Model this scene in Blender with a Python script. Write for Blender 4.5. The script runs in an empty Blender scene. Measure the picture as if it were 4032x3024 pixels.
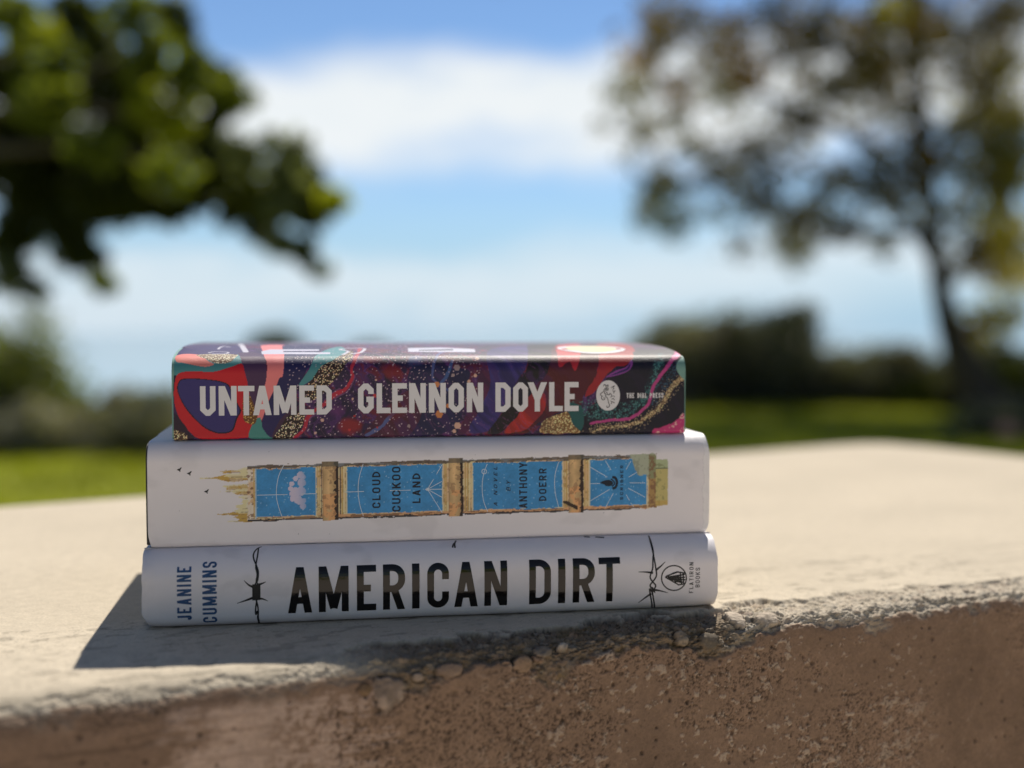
import bpy, bmesh, math, random
import numpy as np
from mathutils import Vector, Matrix
from mathutils.geometry import delaunay_2d_cdt

SC = bpy.context.scene
COL = SC.collection
rng = np.random.RandomState(7)
random.seed(7)

# ------------------------------------------------------------------ camera
WALL_Z = 0.90
CAM = np.array([0.0, 0.0, WALL_Z + 0.1193])
PITCH = math.radians(2.52)
FPX = 4746.7                       # focal length in pixels of the 4032 px wide photograph
cam_d = bpy.data.cameras.new('camera')
cam = bpy.data.objects.new('camera', cam_d); COL.objects.link(cam)
cam.location = CAM; cam.rotation_euler = (math.pi / 2 - PITCH, 0, 0)
cam_d.sensor_width = 36.0; cam_d.lens = FPX / 4032 * 36.0
cam_d.clip_start = 0.02; cam_d.clip_end = 60000
cam_d.dof.use_dof = True; cam_d.dof.focus_distance = 0.499
cam_d.dof.aperture_fstop = 3.5; cam_d.dof.aperture_blades = 0
SC.camera = cam
# ------------------------------------------------------------------ light and exposure
SUN_DIR = Vector((0.0160, 0.0755, 0.110)).normalized()
SUN_EL = math.asin(SUN_DIR.z); SUN_AZ = math.atan2(SUN_DIR.x, SUN_DIR.y)
sun_d = bpy.data.lights.new('sun', 'SUN'); sun_d.energy = 3.4; sun_d.angle = math.radians(0.5)
sun_d.color = (1.0, 0.94, 0.84)
sun = bpy.data.objects.new('sun', sun_d); COL.objects.link(sun)
sun.rotation_euler = (-SUN_DIR).to_track_quat('-Z', 'Y').to_euler(); sun.location = (2, 6, 9)
SC.view_settings.view_transform = 'Standard'
SC.view_settings.look = 'None'
SC.view_settings.exposure = 0.71
SC.view_settings.gamma = 1.0
SC.render.engine = 'CYCLES'
SC.cycles.use_denoising = True
SC.cycles.max_bounces = 8
SC.cycles.use_adaptive_sampling = False
SC.cycles.sample_clamp_indirect = 6.0


class NT:
    """small helper to write node trees tersely"""
    def __init__(s, tree):
        s.t = tree; tree.nodes.clear()
    def n(s, typ, ins=None, **kw):
        nd = s.t.nodes.new(typ)
        for k, v in kw.items(): setattr(nd, k, v)
        for k, v in (ins or {}).items():
            sk = nd.inputs[k]
            if isinstance(v, bpy.types.NodeSocket): s.t.links.new(v, sk)
            else: sk.default_value = v
        return nd
    def math(s, op, a, b=0.0, c=None):
        ins = {0: a, 1: b}
        if c is not None: ins[2] = c
        return s.n('ShaderNodeMath', ins, operation=op).outputs[0]
    def sstep(s, x, lo, hi):
        return s.n('ShaderNodeMapRange', {'Value': x, 'From Min': lo, 'From Max': hi},
                   interpolation_type='SMOOTHSTEP').outputs[0]
    def mix(s, f, a, b):
        nd = s.n('ShaderNodeMix', data_type='RGBA')
        for k, v in ((0, f), (6, a), (7, b)):
            if isinstance(v, bpy.types.NodeSocket): s.t.links.new(v, nd.inputs[k])
            else: nd.inputs[k].default_value = v
        return nd.outputs[2]
    def noise(s, vec, scale, detail=4.0, rough=0.55):
        return s.n('ShaderNodeTexNoise', {'Vector': vec, 'Scale': scale, 'Detail': detail, 'Roughness': rough}).outputs['Fac']


def make_world():
    w = bpy.data.worlds.new('World'); SC.world = w; w.use_nodes = True
    k = NT(w.node_tree)
    sky = k.n('ShaderNodeTexSky', sky_type='NISHITA', sun_disc=False, sun_elevation=SUN_EL,
              sun_rotation=SUN_AZ, altitude=60.0, air_density=1.0, dust_density=0.0, ozone_density=3.0)
    tc = k.n('ShaderNodeTexCoord')
    sx = k.n('ShaderNodeSeparateXYZ', {0: tc.outputs['Generated']})
    x, y, z = sx.outputs
    hyp = k.math('SQRT', k.math('ADD', k.math('MULTIPLY', x, x), k.math('MULTIPLY', y, y)))
    h = k.math('DIVIDE', z, k.math('MAXIMUM', hyp, 0.001))
    az = k.math('ARCTAN2', x, y)
    p = k.n('ShaderNodeCombineXYZ', {0: k.math('MULTIPLY', az, 5.0), 1: k.math('MULTIPLY', h, 13.0), 2: 3.7}).outputs[0]
    n1 = k.noise(p, 1.0, 5.0, 0.5)
    n2 = k.noise(k.n('ShaderNodeVectorMath', {0: p, 1: (7.3, 2.1, 0)}, operation='ADD').outputs[0], 2.2, 5.0, 0.55)
    tilt = k.math('MULTIPLY', az, 0.05)
    hp = k.math('SUBTRACT', k.math('ADD', h, k.math('MULTIPLY', k.math('SUBTRACT', n1, 0.5), 0.105)), tilt)
    b1 = k.math('MULTIPLY', k.sstep(hp, 0.116, 0.166), k.math('SUBTRACT', 1.0, k.sstep(hp, 0.196, 0.244)))
    b2 = k.math('MULTIPLY', k.sstep(hp, -0.015, 0.035), k.math('SUBTRACT', 1.0, k.sstep(hp, 0.05, 0.085)))
    b2 = k.math('MULTIPLY', b2, 0.52)
    q = k.n('ShaderNodeVectorMath', {0: tc.outputs['Generated'], 1: (1.0, 1.0, 2.2)}, operation='MULTIPLY').outputs[0]
    n3 = k.noise(q, 2.3, 6.0, 0.55)
    b3 = k.math('MULTIPLY', k.sstep(n3, 0.50, 0.68), k.sstep(h, 0.34, 0.5))
    b3 = k.math('MULTIPLY', b3, 0.08)
    m = k.math('MAXIMUM', k.math('MAXIMUM', b1, b2), b3)
    m = k.math('MULTIPLY', m, k.sstep(k.math('ADD', n2, k.math('MULTIPLY', n1, 0.5)), 0.22, 0.72))
    m = k.math('MULTIPLY', m, k.math('ADD', 0.30, k.math('MULTIPLY', k.sstep(y, -0.25, 0.35), 0.82)))  # unseen rear clouds cut down to deepen the shadows
    m = k.math('MINIMUM', m, 1.0)
    cloud = k.mix(n2, (8.0, 8.7, 9.1, 1), (9.6, 9.8, 9.9, 1))
    hz = k.math('MULTIPLY', k.math('SUBTRACT', 1.0, k.sstep(h, 0.0, 0.14)), 0.88)
    hz = k.math('MULTIPLY', hz, k.math('ADD', 0.35, k.math('MULTIPLY', k.sstep(y, -0.25, 0.35), 0.65)))
    deep = k.n('ShaderNodeVectorMath', {0: sky.outputs[0], 1: (0.84, 0.94, 1.07)}, operation='MULTIPLY').outputs[0]
    veil = k.math('MULTIPLY', k.math('MAXIMUM', k.math('SUBTRACT', 1.0, k.sstep(y, -0.25, 0.35)), k.sstep(h, 0.45, 1.1)), 0.65)
    deep = k.mix(veil, deep, (1.00, 1.15, 1.45, 1))  # unseen sky behind and overhead greyed to set the shadow tone
    clear = k.mix(hz, deep, (3.8, 6.0, 8.0, 1))
    col = k.mix(m, clear, cloud)
    bg = k.n('ShaderNodeBackground', {'Color': col, 'Strength': 0.06})
    out = k.n('ShaderNodeOutputWorld', {'Surface': bg.outputs[0]})
make_world()


# ------------------------------------------------------------------ pixel rays (photograph pixels, 4032 x 3024)
def ray(px, py):
    u = (px - 2016.0) / FPX; v = (py - 1512.0) / FPX
    cp, sp = math.cos(PITCH), math.sin(PITCH)
    return np.array([u, cp - v * sp, -sp - v * cp])
def on_z(px, py, z):
    d = ray(px, py); t = (z - CAM[2]) / d[2]
    return CAM + d * t
def at(px, py, y):
    """point at forward distance y metres"""
    d = ray(px, py)
    return CAM + d * (y / d[1])
def atd(px, py, y):                # same, for pixels measured on the 2212 px wide view
    return at(px * 1.8228, py * 1.8228, y)

# ------------------------------------------------------------------ noise
def _hash(ix, iy, seed):
    h = (ix.astype(np.int64) * 374761393 + iy.astype(np.int64) * 668265263 + seed * 974634533) & 0x7fffffff
    h = ((h ^ (h >> 13)) * 1274126177) & 0x7fffffff
    h = h ^ (h >> 16)
    return (h & 0xffff) / 65535.0
def vnoise(x, y, seed=0):
    ix = np.floor(x); iy = np.floor(y); fx = x - ix; fy = y - iy
    fx = fx * fx * fx * (fx * (fx * 6 - 15) + 10); fy = fy * fy * fy * (fy * (fy * 6 - 15) + 10)
    a = _hash(ix, iy, seed); b = _hash(ix + 1, iy, seed); c = _hash(ix, iy + 1, seed); d = _hash(ix + 1, iy + 1, seed)
    return (a + (b - a) * fx) * (1 - fy) + (c + (d - c) * fx) * fy
def fbm(x, y, seed=0, oc=4, gain=0.5):
    r = 0; amp = 1; tot = 0
    for o in range(oc):
        r = r + amp * vnoise(x * 2 ** o + 17.1 * o, y * 2 ** o - 9.7 * o, seed + o); tot += amp; amp *= gain  # sunlit (Y, G) and shaded (D) clumps put into the leaf colours
    return r / tot
def cells(x, y, seed=0, jit=0.9):
    """distance to nearest feature point and its random value"""
    ix = np.floor(x); iy = np.floor(y); best = np.full(x.shape, 9.0); val = np.zeros(x.shape)
    for dx in (-1, 0, 1):
        for dy in (-1, 0, 1):
            cx = ix + dx; cy = iy + dy
            px = cx + 0.5 + jit * (_hash(cx, cy, seed) - 0.5); py = cy + 0.5 + jit * (_hash(cx, cy, seed + 5) - 0.5)
            d = np.hypot(px - x, py - y); m = d < best
            best = np.where(m, d, best); val = np.where(m, _hash(cx, cy, seed + 9), val)
    return best, val
def sst(x, lo, hi):
    t = np.clip((x - lo) / (hi - lo), 0, 1); return t * t * (3 - 2 * t)

# ------------------------------------------------------------------ objects
def tag(o, label=None, cat=None, group=None, kind=None):
    for k, v in (('label', label), ('category', cat), ('group', group), ('kind', kind)):
        if v: o[k] = v
    return o
def empty(name, loc, rz=0.0):
    o = bpy.data.objects.new(name, None); COL.objects.link(o)
    o.empty_display_size = 0.05; o.location = loc; o.rotation_euler = (0, 0, rz); return o
def np_mesh(name, verts, faces, mat, parent=None, colors=None, smooth=True):
    """verts (N,3), faces (M,4) or (M,3) arrays"""
    me = bpy.data.meshes.new(name)
    verts = np.asarray(verts, dtype=np.float32); faces = np.asarray(faces, dtype=np.int32)
    k = faces.shape[1]
    me.vertices.add(len(verts)); me.vertices.foreach_set('co', verts.ravel())
    me.loops.add(faces.size); me.loops.foreach_set('vertex_index', faces.ravel())
    me.polygons.add(len(faces))
    me.polygons.foreach_set('loop_start', np.arange(0, faces.size, k, dtype=np.int32))
    me.polygons.foreach_set('loop_total', np.full(len(faces), k, dtype=np.int32))
    me.polygons.foreach_set('use_smooth', np.full(len(faces), smooth))
    me.update(calc_edges=True)
    if colors is not None:
        a = me.attributes.new('Col', 'FLOAT_COLOR', 'POINT')
        c = np.ones((len(verts), 4), dtype=np.float32); c[:, :3] = colors
        a.data.foreach_set('color', c.ravel())
    me.materials.append(mat)
    o = bpy.data.objects.new(name, me); COL.objects.link(o)
    if parent is not None: o.parent = parent
    return o
def grid_faces(nr, nc):
    i = np.arange(nr * nc).reshape(nr, nc)
    return np.stack([i[:-1, :-1].ravel(), i[:-1, 1:].ravel(), i[1:, 1:].ravel(), i[1:, :-1].ravel()], 1)
def py_mesh(name, verts, faces, mat, parent=None, smooth=False):
    me = bpy.data.meshes.new(name); me.from_pydata([tuple(map(float, v)) for v in verts], [], faces)
    if smooth: me.polygons.foreach_set('use_smooth', [True] * len(me.polygons))
    me.materials.append(mat); me.update()
    o = bpy.data.objects.new(name, me); COL.objects.link(o)
    if parent is not None: o.parent = parent
    return o

def material(name):
    m = bpy.data.materials.new(name); m.use_nodes = True
    return m, NT(m.node_tree)
def finish(k, bsdf):
    k.n('ShaderNodeOutputMaterial', {'Surface': bsdf})
def lin(r, g, b):
    f = lambda c: ((c / 255 + 0.055) / 1.055) ** 2.4 if c > 10 else c / 255 / 12.92
    return np.array([f(r), f(g), f(b)])

# ------------------------------------------------------------------ materials
def mat_wall():
    m, k = material('worn_concrete')
    col = k.n('ShaderNodeAttribute', attribute_name='Col').outputs['Color']
    pos = k.n('ShaderNodeNewGeometry').outputs['Position']
    n1 = k.noise(pos, 900.0, 4.0, 0.65); n2 = k.noise(pos, 160.0, 5.0, 0.6); n3 = k.noise(pos, 9.0, 4.0, 0.55)
    f = k.math('MULTIPLY', k.math('ADD', 0.72, k.math('MULTIPLY', n1, 0.56)), k.math('ADD', 0.80, k.math('MULTIPLY', n2, 0.40)))
    f = k.math('MULTIPLY', f, k.math('ADD', 0.80, k.math('MULTIPLY', n3, 0.40)))
    c = k.n('ShaderNodeVectorMath', {0: col}, operation='SCALE'); k.t.links.new(f, c.inputs['Scale'])
    hh = k.math('ADD', k.math('MULTIPLY', n2, 0.7), k.math('MULTIPLY', n1, 0.3))
    bp = k.n('ShaderNodeBump', {'Height': hh, 'Strength': 0.75, 'Distance': 0.0012})
    b = k.n('ShaderNodeBsdfPrincipled', {'Base Color': c.outputs[0], 'Roughness': 0.9, 'Normal': bp.outputs[0], 'Specular IOR Level': 0.25})
    finish(k, b.outputs[0]); return m
def mat_print(name, rough, spec=0.5, coat=0.0, bump=0.06):
    """paper jacket carrying its own printed colours"""
    m, k = material(name)
    col = k.n('ShaderNodeAttribute', attribute_name='Col').outputs['Color']
    pos = k.n('ShaderNodeTexCoord').outputs['Object']
    n = k.noise(pos, 2600.0, 2.0, 0.6); n2 = k.noise(pos, 45.0, 4.0, 0.55)
    f = k.math('ADD', 0.955, k.math('MULTIPLY', n2, 0.09))
    c = k.n('ShaderNodeVectorMath', {0: col}, operation='SCALE'); k.t.links.new(f, c.inputs['Scale'])
    hh = k.math('ADD', n, k.math('MULTIPLY', n2, 3.0))
    bp = k.n('ShaderNodeBump', {'Height': hh, 'Strength': bump * 4, 'Distance': 0.00015})
    b = k.n('ShaderNodeBsdfPrincipled', {'Base Color': c.outputs[0], 'Roughness': rough, 'Normal': bp.outputs[0],
                                         'Specular IOR Level': spec, 'Coat Weight': coat, 'Coat Roughness': 0.3})
    finish(k, b.outputs[0]); return m
def mat_flat(name, rgb, rough=0.6, scale=60.0, var=0.15, spec=0.4, bump=0.0, bscale=300.0):
    m, k = material(name)
    pos = k.n('ShaderNodeTexCoord').outputs['Object']
    n = k.noise(pos, scale, 4.0, 0.6)
    c = k.mix(n, tuple(np.clip(np.array(rgb) * (1 - var), 0, 1)) + (1,), tuple(np.clip(np.array(rgb) * (1 + var), 0, 1)) + (1,))
    ins = {'Base Color': c, 'Roughness': rough, 'Specular IOR Level': spec}
    if bump:
        bp = k.n('ShaderNodeBump', {'Height': k.noise(pos, bscale, 4.0, 0.6), 'Strength': bump, 'Distance': 0.001})
        ins['Normal'] = bp.outputs[0]
    b = k.n('ShaderNodeBsdfPrincipled', ins)
    finish(k, b.outputs[0]); return m
def mat_leaf(name, trans=0.45, rough=0.5):
    m, k = material(name)
    col = k.n('ShaderNodeAttribute', attribute_name='Col').outputs['Color']
    pos = k.n('ShaderNodeNewGeometry').outputs['Position']
    n = k.noise(pos, 40.0, 2.0)
    c = k.n('ShaderNodeVectorMath', {0: col}, operation='SCALE')
    k.t.links.new(k.math('ADD', 0.75, k.math('MULTIPLY', n, 0.5)), c.inputs['Scale'])
    b = k.n('ShaderNodeBsdfPrincipled', {'Base Color': c.outputs[0], 'Roughness': rough, 'Specular IOR Level': 0.35})
    tcol = k.n('ShaderNodeVectorMath', {0: c.outputs[0], 1: (1.9, 1.75, 0.5)}, operation='MULTIPLY')
    t = k.n('ShaderNodeBsdfTranslucent', {'Color': tcol.outputs[0]})
    mx = k.n('ShaderNodeMixShader', {0: trans, 1: b.outputs[0], 2: t.outputs[0]})
    finish(k, mx.outputs[0]); return m
def mat_water():
    m, k = material('sea_water')
    pos = k.n('ShaderNodeNewGeometry').outputs['Position']
    n = k.noise(pos, 0.05, 6.0, 0.65)
    bp = k.n('ShaderNodeBump', {'Height': n, 'Strength': 0.03, 'Distance': 1.0})
    b = k.n('ShaderNodeBsdfPrincipled', {'Base Color': (0.16, 0.27, 0.34, 1), 'Roughness': 0.12, 'IOR': 1.33, 'Normal': bp.outputs[0]})
    finish(k, b.outputs[0]); return m

M_WALL = mat_wall()
M_LEAF = mat_leaf('leaf', 0.58); M_LEAFDRY = mat_leaf('autumn_leaf', 0.50); M_SHRUB = mat_leaf('shrub_leaf', 0.32)
M_GRASS = mat_leaf('grass_blade', 0.35)
M_BARK = mat_flat('bark', (0.085, 0.072, 0.060), 0.9, 25.0, 0.4, 0.2, 0.9, 60.0)
M_PAGES = mat_flat('page_edges', (0.72, 0.68, 0.58), 0.8, 900.0, 0.12, 0.2)

# ------------------------------------------------------------------ the wall
F0 = np.array([-0.1642, 0.3865]); EA = math.atan2(0.169, 0.408)
E = np.array([math.cos(EA), math.sin(EA)]); N = np.array([-math.sin(EA), math.cos(EA)])
def wall_aq(px, py):
    p = on_z(px, py, WALL_Z)[:2] - F0
    b = p @ N
    if b > 0.0: return p @ E, -b
    d = ray(px, py); t = ((F0 - CAM[:2]) @ N) / (d[:2] @ N); w = CAM + d * t
    return (w[:2] - F0) @ E, WALL_Z - w[2]

def build_wall():
    root = empty('concrete_wall', (0.1, 0.75, 0.0))
    tag(root, 'low sand coloured concrete wall with a chipped front edge carrying the stack of books', 'wall')
    off = np.array([0.1, 0.75, 0.0])
    a = np.concatenate([np.linspace(-1.4, -0.03, 14), np.arange(-0.015, 0.456, 0.0004), np.linspace(0.465, 0.90, 9)])
    q = np.concatenate([-np.arange(0.095, 0.024, -0.0008), -np.arange(0.024, 0.0, -0.0004), np.arange(0.0, 0.018, 0.0004), np.arange(0.018, 0.100, 0.0005)])
    A, Q = np.meshgrid(a, q)
    mm = 1000.0
    n_edge = fbm(A * mm / 14, Q * mm / 14, 11, 4); n_f = fbm(A * mm / 5, Q * mm / 5, 21, 5, 0.6); n_ff = fbm(A * mm / 1.6, Q * mm / 1.6, 31, 3, 0.6)
    r = 0.0040 + 0.006 * fbm(a * mm / 38, a * 0 + 3.3, 41, 3)
    r = r + 0.0045 * np.exp(-((a - 0.03) / 0.08) ** 2)
    R = np.broadcast_to(r, A.shape)
    sq = (np.abs(Q) ** 3 + R ** 3) ** (1 / 3)
    B = (-Q + sq) / 2; Z = -(Q + sq) / 2
    dq = np.sign(Q) * Q * Q / (sq * sq); tb = (-1 + dq) / 2; tz = -(1 + dq) / 2
    ln = np.hypot(tb, tz); nb = tz / ln; nz = -tb / ln
    # chipped zone: wide in the middle, narrow at the left and right
    up = 0.004 + 0.020 * sst(a, 0.085, 0.135)
    dn = 0.006 + 0.003 * sst(a, 0.10, 0.15) * (1 - sst(a, 0.27, 0.31))
    UP = np.broadcast_to(up, A.shape); DN = np.broadcast_to(dn, A.shape)
    e1 = sst(Q + UP + (n_edge - 0.5) * 0.026 + (n_f - 0.5) * 0.010, -0.001, 0.0030)
    e2 = 1 - sst(Q - DN + (n_edge - 0.5) * 0.024 + (n_f - 0.5) * 0.010, -0.0020, 0.0035)
    chip = e1 * e2
    dep = 0.10 + 0.80 * sst(a, 0.10, 0.15) * (1 - 0.45 * sst(a, 0.28, 0.32)); DEP = np.broadcast_to(dep, A.shape)
    d = np.zeros(A.shape)
    fade = sst(Q, -0.094, -0.07)
    # top skin: trowel flakes, only ever below the plane
    fl = fbm(A * mm / 11, Q * mm / 4.5, 51, 4); flk = (sst(fl, 0.66, 0.70) + sst(fbm(A * mm / 7, Q * mm / 1.4, 55, 3), 0.72, 0.76) * (1 - sst(A, 0.16, 0.24))).clip(0, 1) * (Q < -0.002)
    d -= 0.00022 * flk * fade
    Z = Z * sst(Q, -0.085, -0.03)
    d -= 0.00025 * n_f * sst(Q, -0.03, -0.01) * (1 - chip)
    # chipped zone
    rid = 1 - np.abs(2 * fbm(A * mm / 7, Q * mm / 7, 151, 4, 0.6) - 1)
    d -= DEP * chip * (0.0006 + 0.0040 * n_edge ** 1.3 + 0.0030 * (n_f - 0.35) + 0.0014 * (n_ff - 0.5) + 0.0016 * (0.8 - rid))
    # face plaster
    d -= (1 - DEP) * chip * (0.0015 * (n_f - 0.42) + 0.0009 * (n_ff - 0.5))
    face = sst(Q, 0.002, 0.012)
    d += face * (1 - chip) * (0.0011 * (fbm(A * mm / 26, Q * mm / 26, 61, 3) - 0.5) + 0.0005 * (n_f - 0.5))
    # colours (linear albedo)
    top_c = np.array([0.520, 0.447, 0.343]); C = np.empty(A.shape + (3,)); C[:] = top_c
    sand = fbm(A * mm / 30, Q * mm / 12, 71, 5)
    C *= (0.90 + 0.20 * sand)[..., None]
    C = C * (1 - 0.24 * flk)[..., None]  # flakes darkened, their small shadows painted in
    specks = sst(fbm(A * mm / 1.1, Q * mm / 0.9, 73, 2), 0.70, 0.78) * sst(sand, 0.45, 0.6)
    C = C * (1 - 0.30 * specks)[..., None]
    # face colour: brownish plaster, lighter brushed paint at the left, dirt specks
    f1 = fbm(A * mm / 40, Q * mm / 30, 81, 4); f2 = fbm(A * mm / 9, Q * mm / 7, 91, 5, 0.6); f3 = fbm(A * mm / 2.2, Q * mm / 2.0, 95, 4, 0.65)
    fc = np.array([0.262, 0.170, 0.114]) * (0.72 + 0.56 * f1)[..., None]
    stk = fbm(A * mm / 26 + (f2 - 0.5) * 0.8, Q * mm / 1.5, 101, 5, 0.6)
    paint = sst(A + 0.05 * (f2 - 0.5) + 0.03 * (stk - 0.5), 0.045, 0.068) * (1 - sst(A + 0.10 * (stk - 0.5) + 0.02 * (f3 - .5), 0.112, 0.120)) * sst(Q + 0.012 * (f2 - .5), 0.008, 0.013)
    blot = sst(f3 + 0.55 * (f2 - 0.5), 0.53, 0.58); paint = paint * (1 - 0.80 * blot * sst(A, 0.075, 0.095)) * (0.70 + 0.30 * sst(stk, 0.40, 0.55))
    smear = sst(stk + 0.3 * (f1 - .5), 0.52, 0.62) * (1 - sst(A, 0.045, 0.085))
    fl2 = fbm(A * mm / 3.2, Q * mm / 2.6, 97, 4, 0.55); paint2 = sst(fl2 + 0.35 * (f1 - 0.5), 0.685, 0.705) * sst(A, 0.15, 0.2) * (1 - 0.75 * sst(A, 0.34, 0.40))
    fc = fc * (1 - 0.8 * (paint[..., None])) + np.array([0.56, 0.41, 0.325]) * 0.8 * paint[..., None]
    fc = fc * (1 - 0.75 * paint2[..., None]) + np.array([0.47, 0.36, 0.27]) * 0.75 * paint2[..., None]
    fc = fc * (1 - 0.30 * smear)[..., None]
    f4 = fbm(A * mm / 1.1, Q * mm / 0.9, 98, 3, 0.6); rdg = 1 - np.abs(2 * fbm(A * mm / 2.4, Q * mm / 1.9, 99, 3, 0.6) - 1)
    reg = sst(f1 + 0.3 * (f2 - .5), 0.44, 0.58)
    dirt = np.maximum(sst(f4 + 0.5 * (f3 - 0.5), 0.60, 0.70), sst(rdg, 0.93, 0.985) * 0.8) * (0.18 + 0.82 * reg) * (1 - 0.5 * sst(A, 0.33, 0.40))
    fc = fc * (0.84 + 0.32 * f3)[..., None]
    fc = fc * (1 - 0.62 * dirt)[..., None]; d += face * (0.00035 * paint2 - 0.00030 * dirt) * (1 - chip)
    pd, pv = cells(A * mm / 7.0, Q * mm / 7.0, 111)
    pd = pd + (n_ff - 0.5) * 0.10
    pit = (1 - sst(pd, 0.02 + 0.08 * pv ** 3, 0.05 + 0.12 * pv ** 3)) * (pv > 0.72)
    pd2, pv2 = cells(A * mm / 2.6, Q * mm / 2.6, 112)
    pit2 = (1 - sst(pd2 + (n_ff - .5) * .12, 0.06, 0.14)) * (pv2 > 0.84)
    pit = np.maximum(pit, pit2 * 0.8) * face
    fc = fc * (1 - (0.62 - 0.25 * sst(A, 0.2, 0.35)) * pit)[..., None]
    d -= 0.0005 * pit
    crk = np.abs(fbm(A * mm / 13 + 3 * (f2 - .5), Q * mm / 13, 121, 4, 0.6) - 0.5)
    crk = (1 - sst(crk, 0.004, 0.014)) * sst(f1, 0.47, 0.6)
    fc = fc * (1 - 0.5 * crk)[..., None]; d -= 0.0003 * crk * face
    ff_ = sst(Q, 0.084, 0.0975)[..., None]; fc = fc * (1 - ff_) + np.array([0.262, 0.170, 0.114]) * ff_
    lf = 1 - sst(A, 0.08, 0.13); fm = sst(Q - 0.0008 * lf + (n_f - 0.5) * (0.006 - 0.002 * lf) + (n_edge - .5) * 0.004, 0.0, 0.0055 - 0.0030 * lf)[..., None]
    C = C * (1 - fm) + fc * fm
    # exposed aggregate in the chipped zone
    g1, gv1 = cells(A * mm / 4.6, Q * mm / 4.0, 131); g2, gv2 = cells(A * mm / 1.9, Q * mm / 1.7, 132)
    g1 = g1 + (n_f - 0.5) * 0.4; g2 = g2 + (n_ff - 0.5) * 0.3; cap1 = np.sqrt(np.clip(1 - (g1 / 0.46) ** 2, 0, 1)) * (gv1 > 0.62); cap2 = np.sqrt(np.clip(1 - (g2 / 0.45) ** 2, 0, 1)) * (gv2 > 0.35)
    g1 = g1 + (n_f - 0.5) * 0.35; d += DEP * chip * (0.0010 * cap1 + 0.0004 * cap2)
    lit_side = 1 - 0.60 * sst(A, 0.095, 0.135) * (1 - sst(A, 0.272, 0.290))     # books' shadow painted into the middle of the break, over old dirt
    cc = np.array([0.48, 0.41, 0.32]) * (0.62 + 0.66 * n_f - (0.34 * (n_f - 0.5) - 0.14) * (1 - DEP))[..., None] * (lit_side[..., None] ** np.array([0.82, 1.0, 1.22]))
    pal = np.array([[0.40, 0.37, 0.32], [0.30, 0.26, 0.21], [0.24, 0.235, 0.225], [0.46, 0.41, 0.33], [0.33, 0.24, 0.19]])
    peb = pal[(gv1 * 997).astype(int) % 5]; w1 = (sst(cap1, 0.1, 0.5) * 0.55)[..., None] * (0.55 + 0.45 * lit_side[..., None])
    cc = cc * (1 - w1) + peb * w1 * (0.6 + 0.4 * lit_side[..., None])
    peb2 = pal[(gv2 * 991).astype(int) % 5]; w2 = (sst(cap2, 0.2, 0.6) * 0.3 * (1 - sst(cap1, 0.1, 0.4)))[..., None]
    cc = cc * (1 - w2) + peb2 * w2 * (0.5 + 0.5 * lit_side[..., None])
    crev = (1 - sst(n_ff, 0.30, 0.42)) * 0.6 * np.clip(DEP * 1.3 - 0.15, 0.1, 1)
    cc = cc * (1 - crev)[..., None]
    ochre = sst(fbm(A * mm / 11, Q * mm / 8, 141, 3), 0.62, 0.70)[..., None] * 0.5 * np.clip(DEP * 1.4 - 0.4, 0, 1)[..., None]
    cc = cc * (1 - ochre) + np.array([0.20, 0.13, 0.045]) * ochre
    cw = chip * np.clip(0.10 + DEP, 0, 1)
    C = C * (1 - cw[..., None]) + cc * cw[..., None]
    # single big stones the photograph shows: px, py, half width, half height (px), lift mm, colour, whiteness
    stones = [(1534, 2722, 66, 74, 2.6, (0.40, 0.34, 0.30), 1), (1778, 2628, 58, 34, 1.8, (0.34, 0.27, 0.225), 0), (2067, 2596, 34, 46, 2.0, (0.30, 0.24, 0.19), 0),
              (2700, 2486, 31, 52, 2.6, (0.36, 0.31, 0.25), 1), (2233, 2517, 24, 28, 1.6, (0.52, 0.49, 0.45), 1),
              (2150, 2540, 44, 40, 1.6, (0.27, 0.25, 0.23), 0), (2066, 2603, 38, 40, 1.8, (0.36, 0.27, 0.20), 0), (2810, 2500, 40, 44, 2.2, (0.22, 0.20, 0.17), 0),
              (2900, 2420, 36, 24, 1.6, (0.62, 0.58, 0.52), 0), (3030, 2418, 60, 38, 1.8, (0.60, 0.56, 0.50), 0),
              (1440, 2712, 30, 30, 1.0, (0.26, 0.185, 0.12), 0), (1650, 2660, 26, 22, 1.2, (0.40, 0.34, 0.29), 1), 
              (175, 2770, 30, 20, 2.0, (0.42, 0.40, 0.37), 0), (400, 2750, 22, 18, 1.5, (0.30, 0.26, 0.22), 0)]
    for (sx, sy, hw, hh, lift, c, wh) in stones:
        a0, q0 = wall_aq(sx, sy)
        a1, q1 = wall_aq(sx + hw, sy); a2, q2 = wall_aq(sx, sy + hh)
        ra = max(abs(a1 - a0), 0.0012); rq = min(max(abs(q2 - q0), 0.0018), 0.011)
        an = (fbm(A * mm / 3.2, Q * mm / 3.2, int(sx), 4, 0.6) - 0.5) * 2.2
        rho = np.hypot((A - a0) / ra, (Q - q0) / rq) * (1 + 0.35 * an)
        m = 1 - sst(rho, 0.82, 1.0)
        cap = np.sqrt(np.clip(1 - rho * rho, 0, 1))
        d = d * (1 - m) + m * (lift * 0.00055 * (cap - 0.5) + 0.0012 * (n_f - 0.5) + 0.0003 * (n_ff - 0.5))
        ring = np.exp(-((rho - 1.04) / 0.10) ** 2) * 0.7 * sst(n_f, 0.35, 0.6)
        cst = np.array(c) * np.array([0.72, 0.64, 0.56]) * (0.50 + 0.6 * f3 + 0.4 * n_f)[..., None]
        if wh: cst = cst * (1 + 0.35 * (sst(n_f, 0.45, 0.6) - 0.5))[..., None]
        C = C * (1 - ring)[..., None]
        d -= 0.0007 * ring
        C = C * (1 - m[..., None]) + cst * m[..., None]
    flat = sst(-Q, 0.001, 0.003) * (1 - chip)
    B2 = B + nb * d; Z2 = Z + nz * d
    Z2 = np.minimum(Z2, -0.00002)
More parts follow.
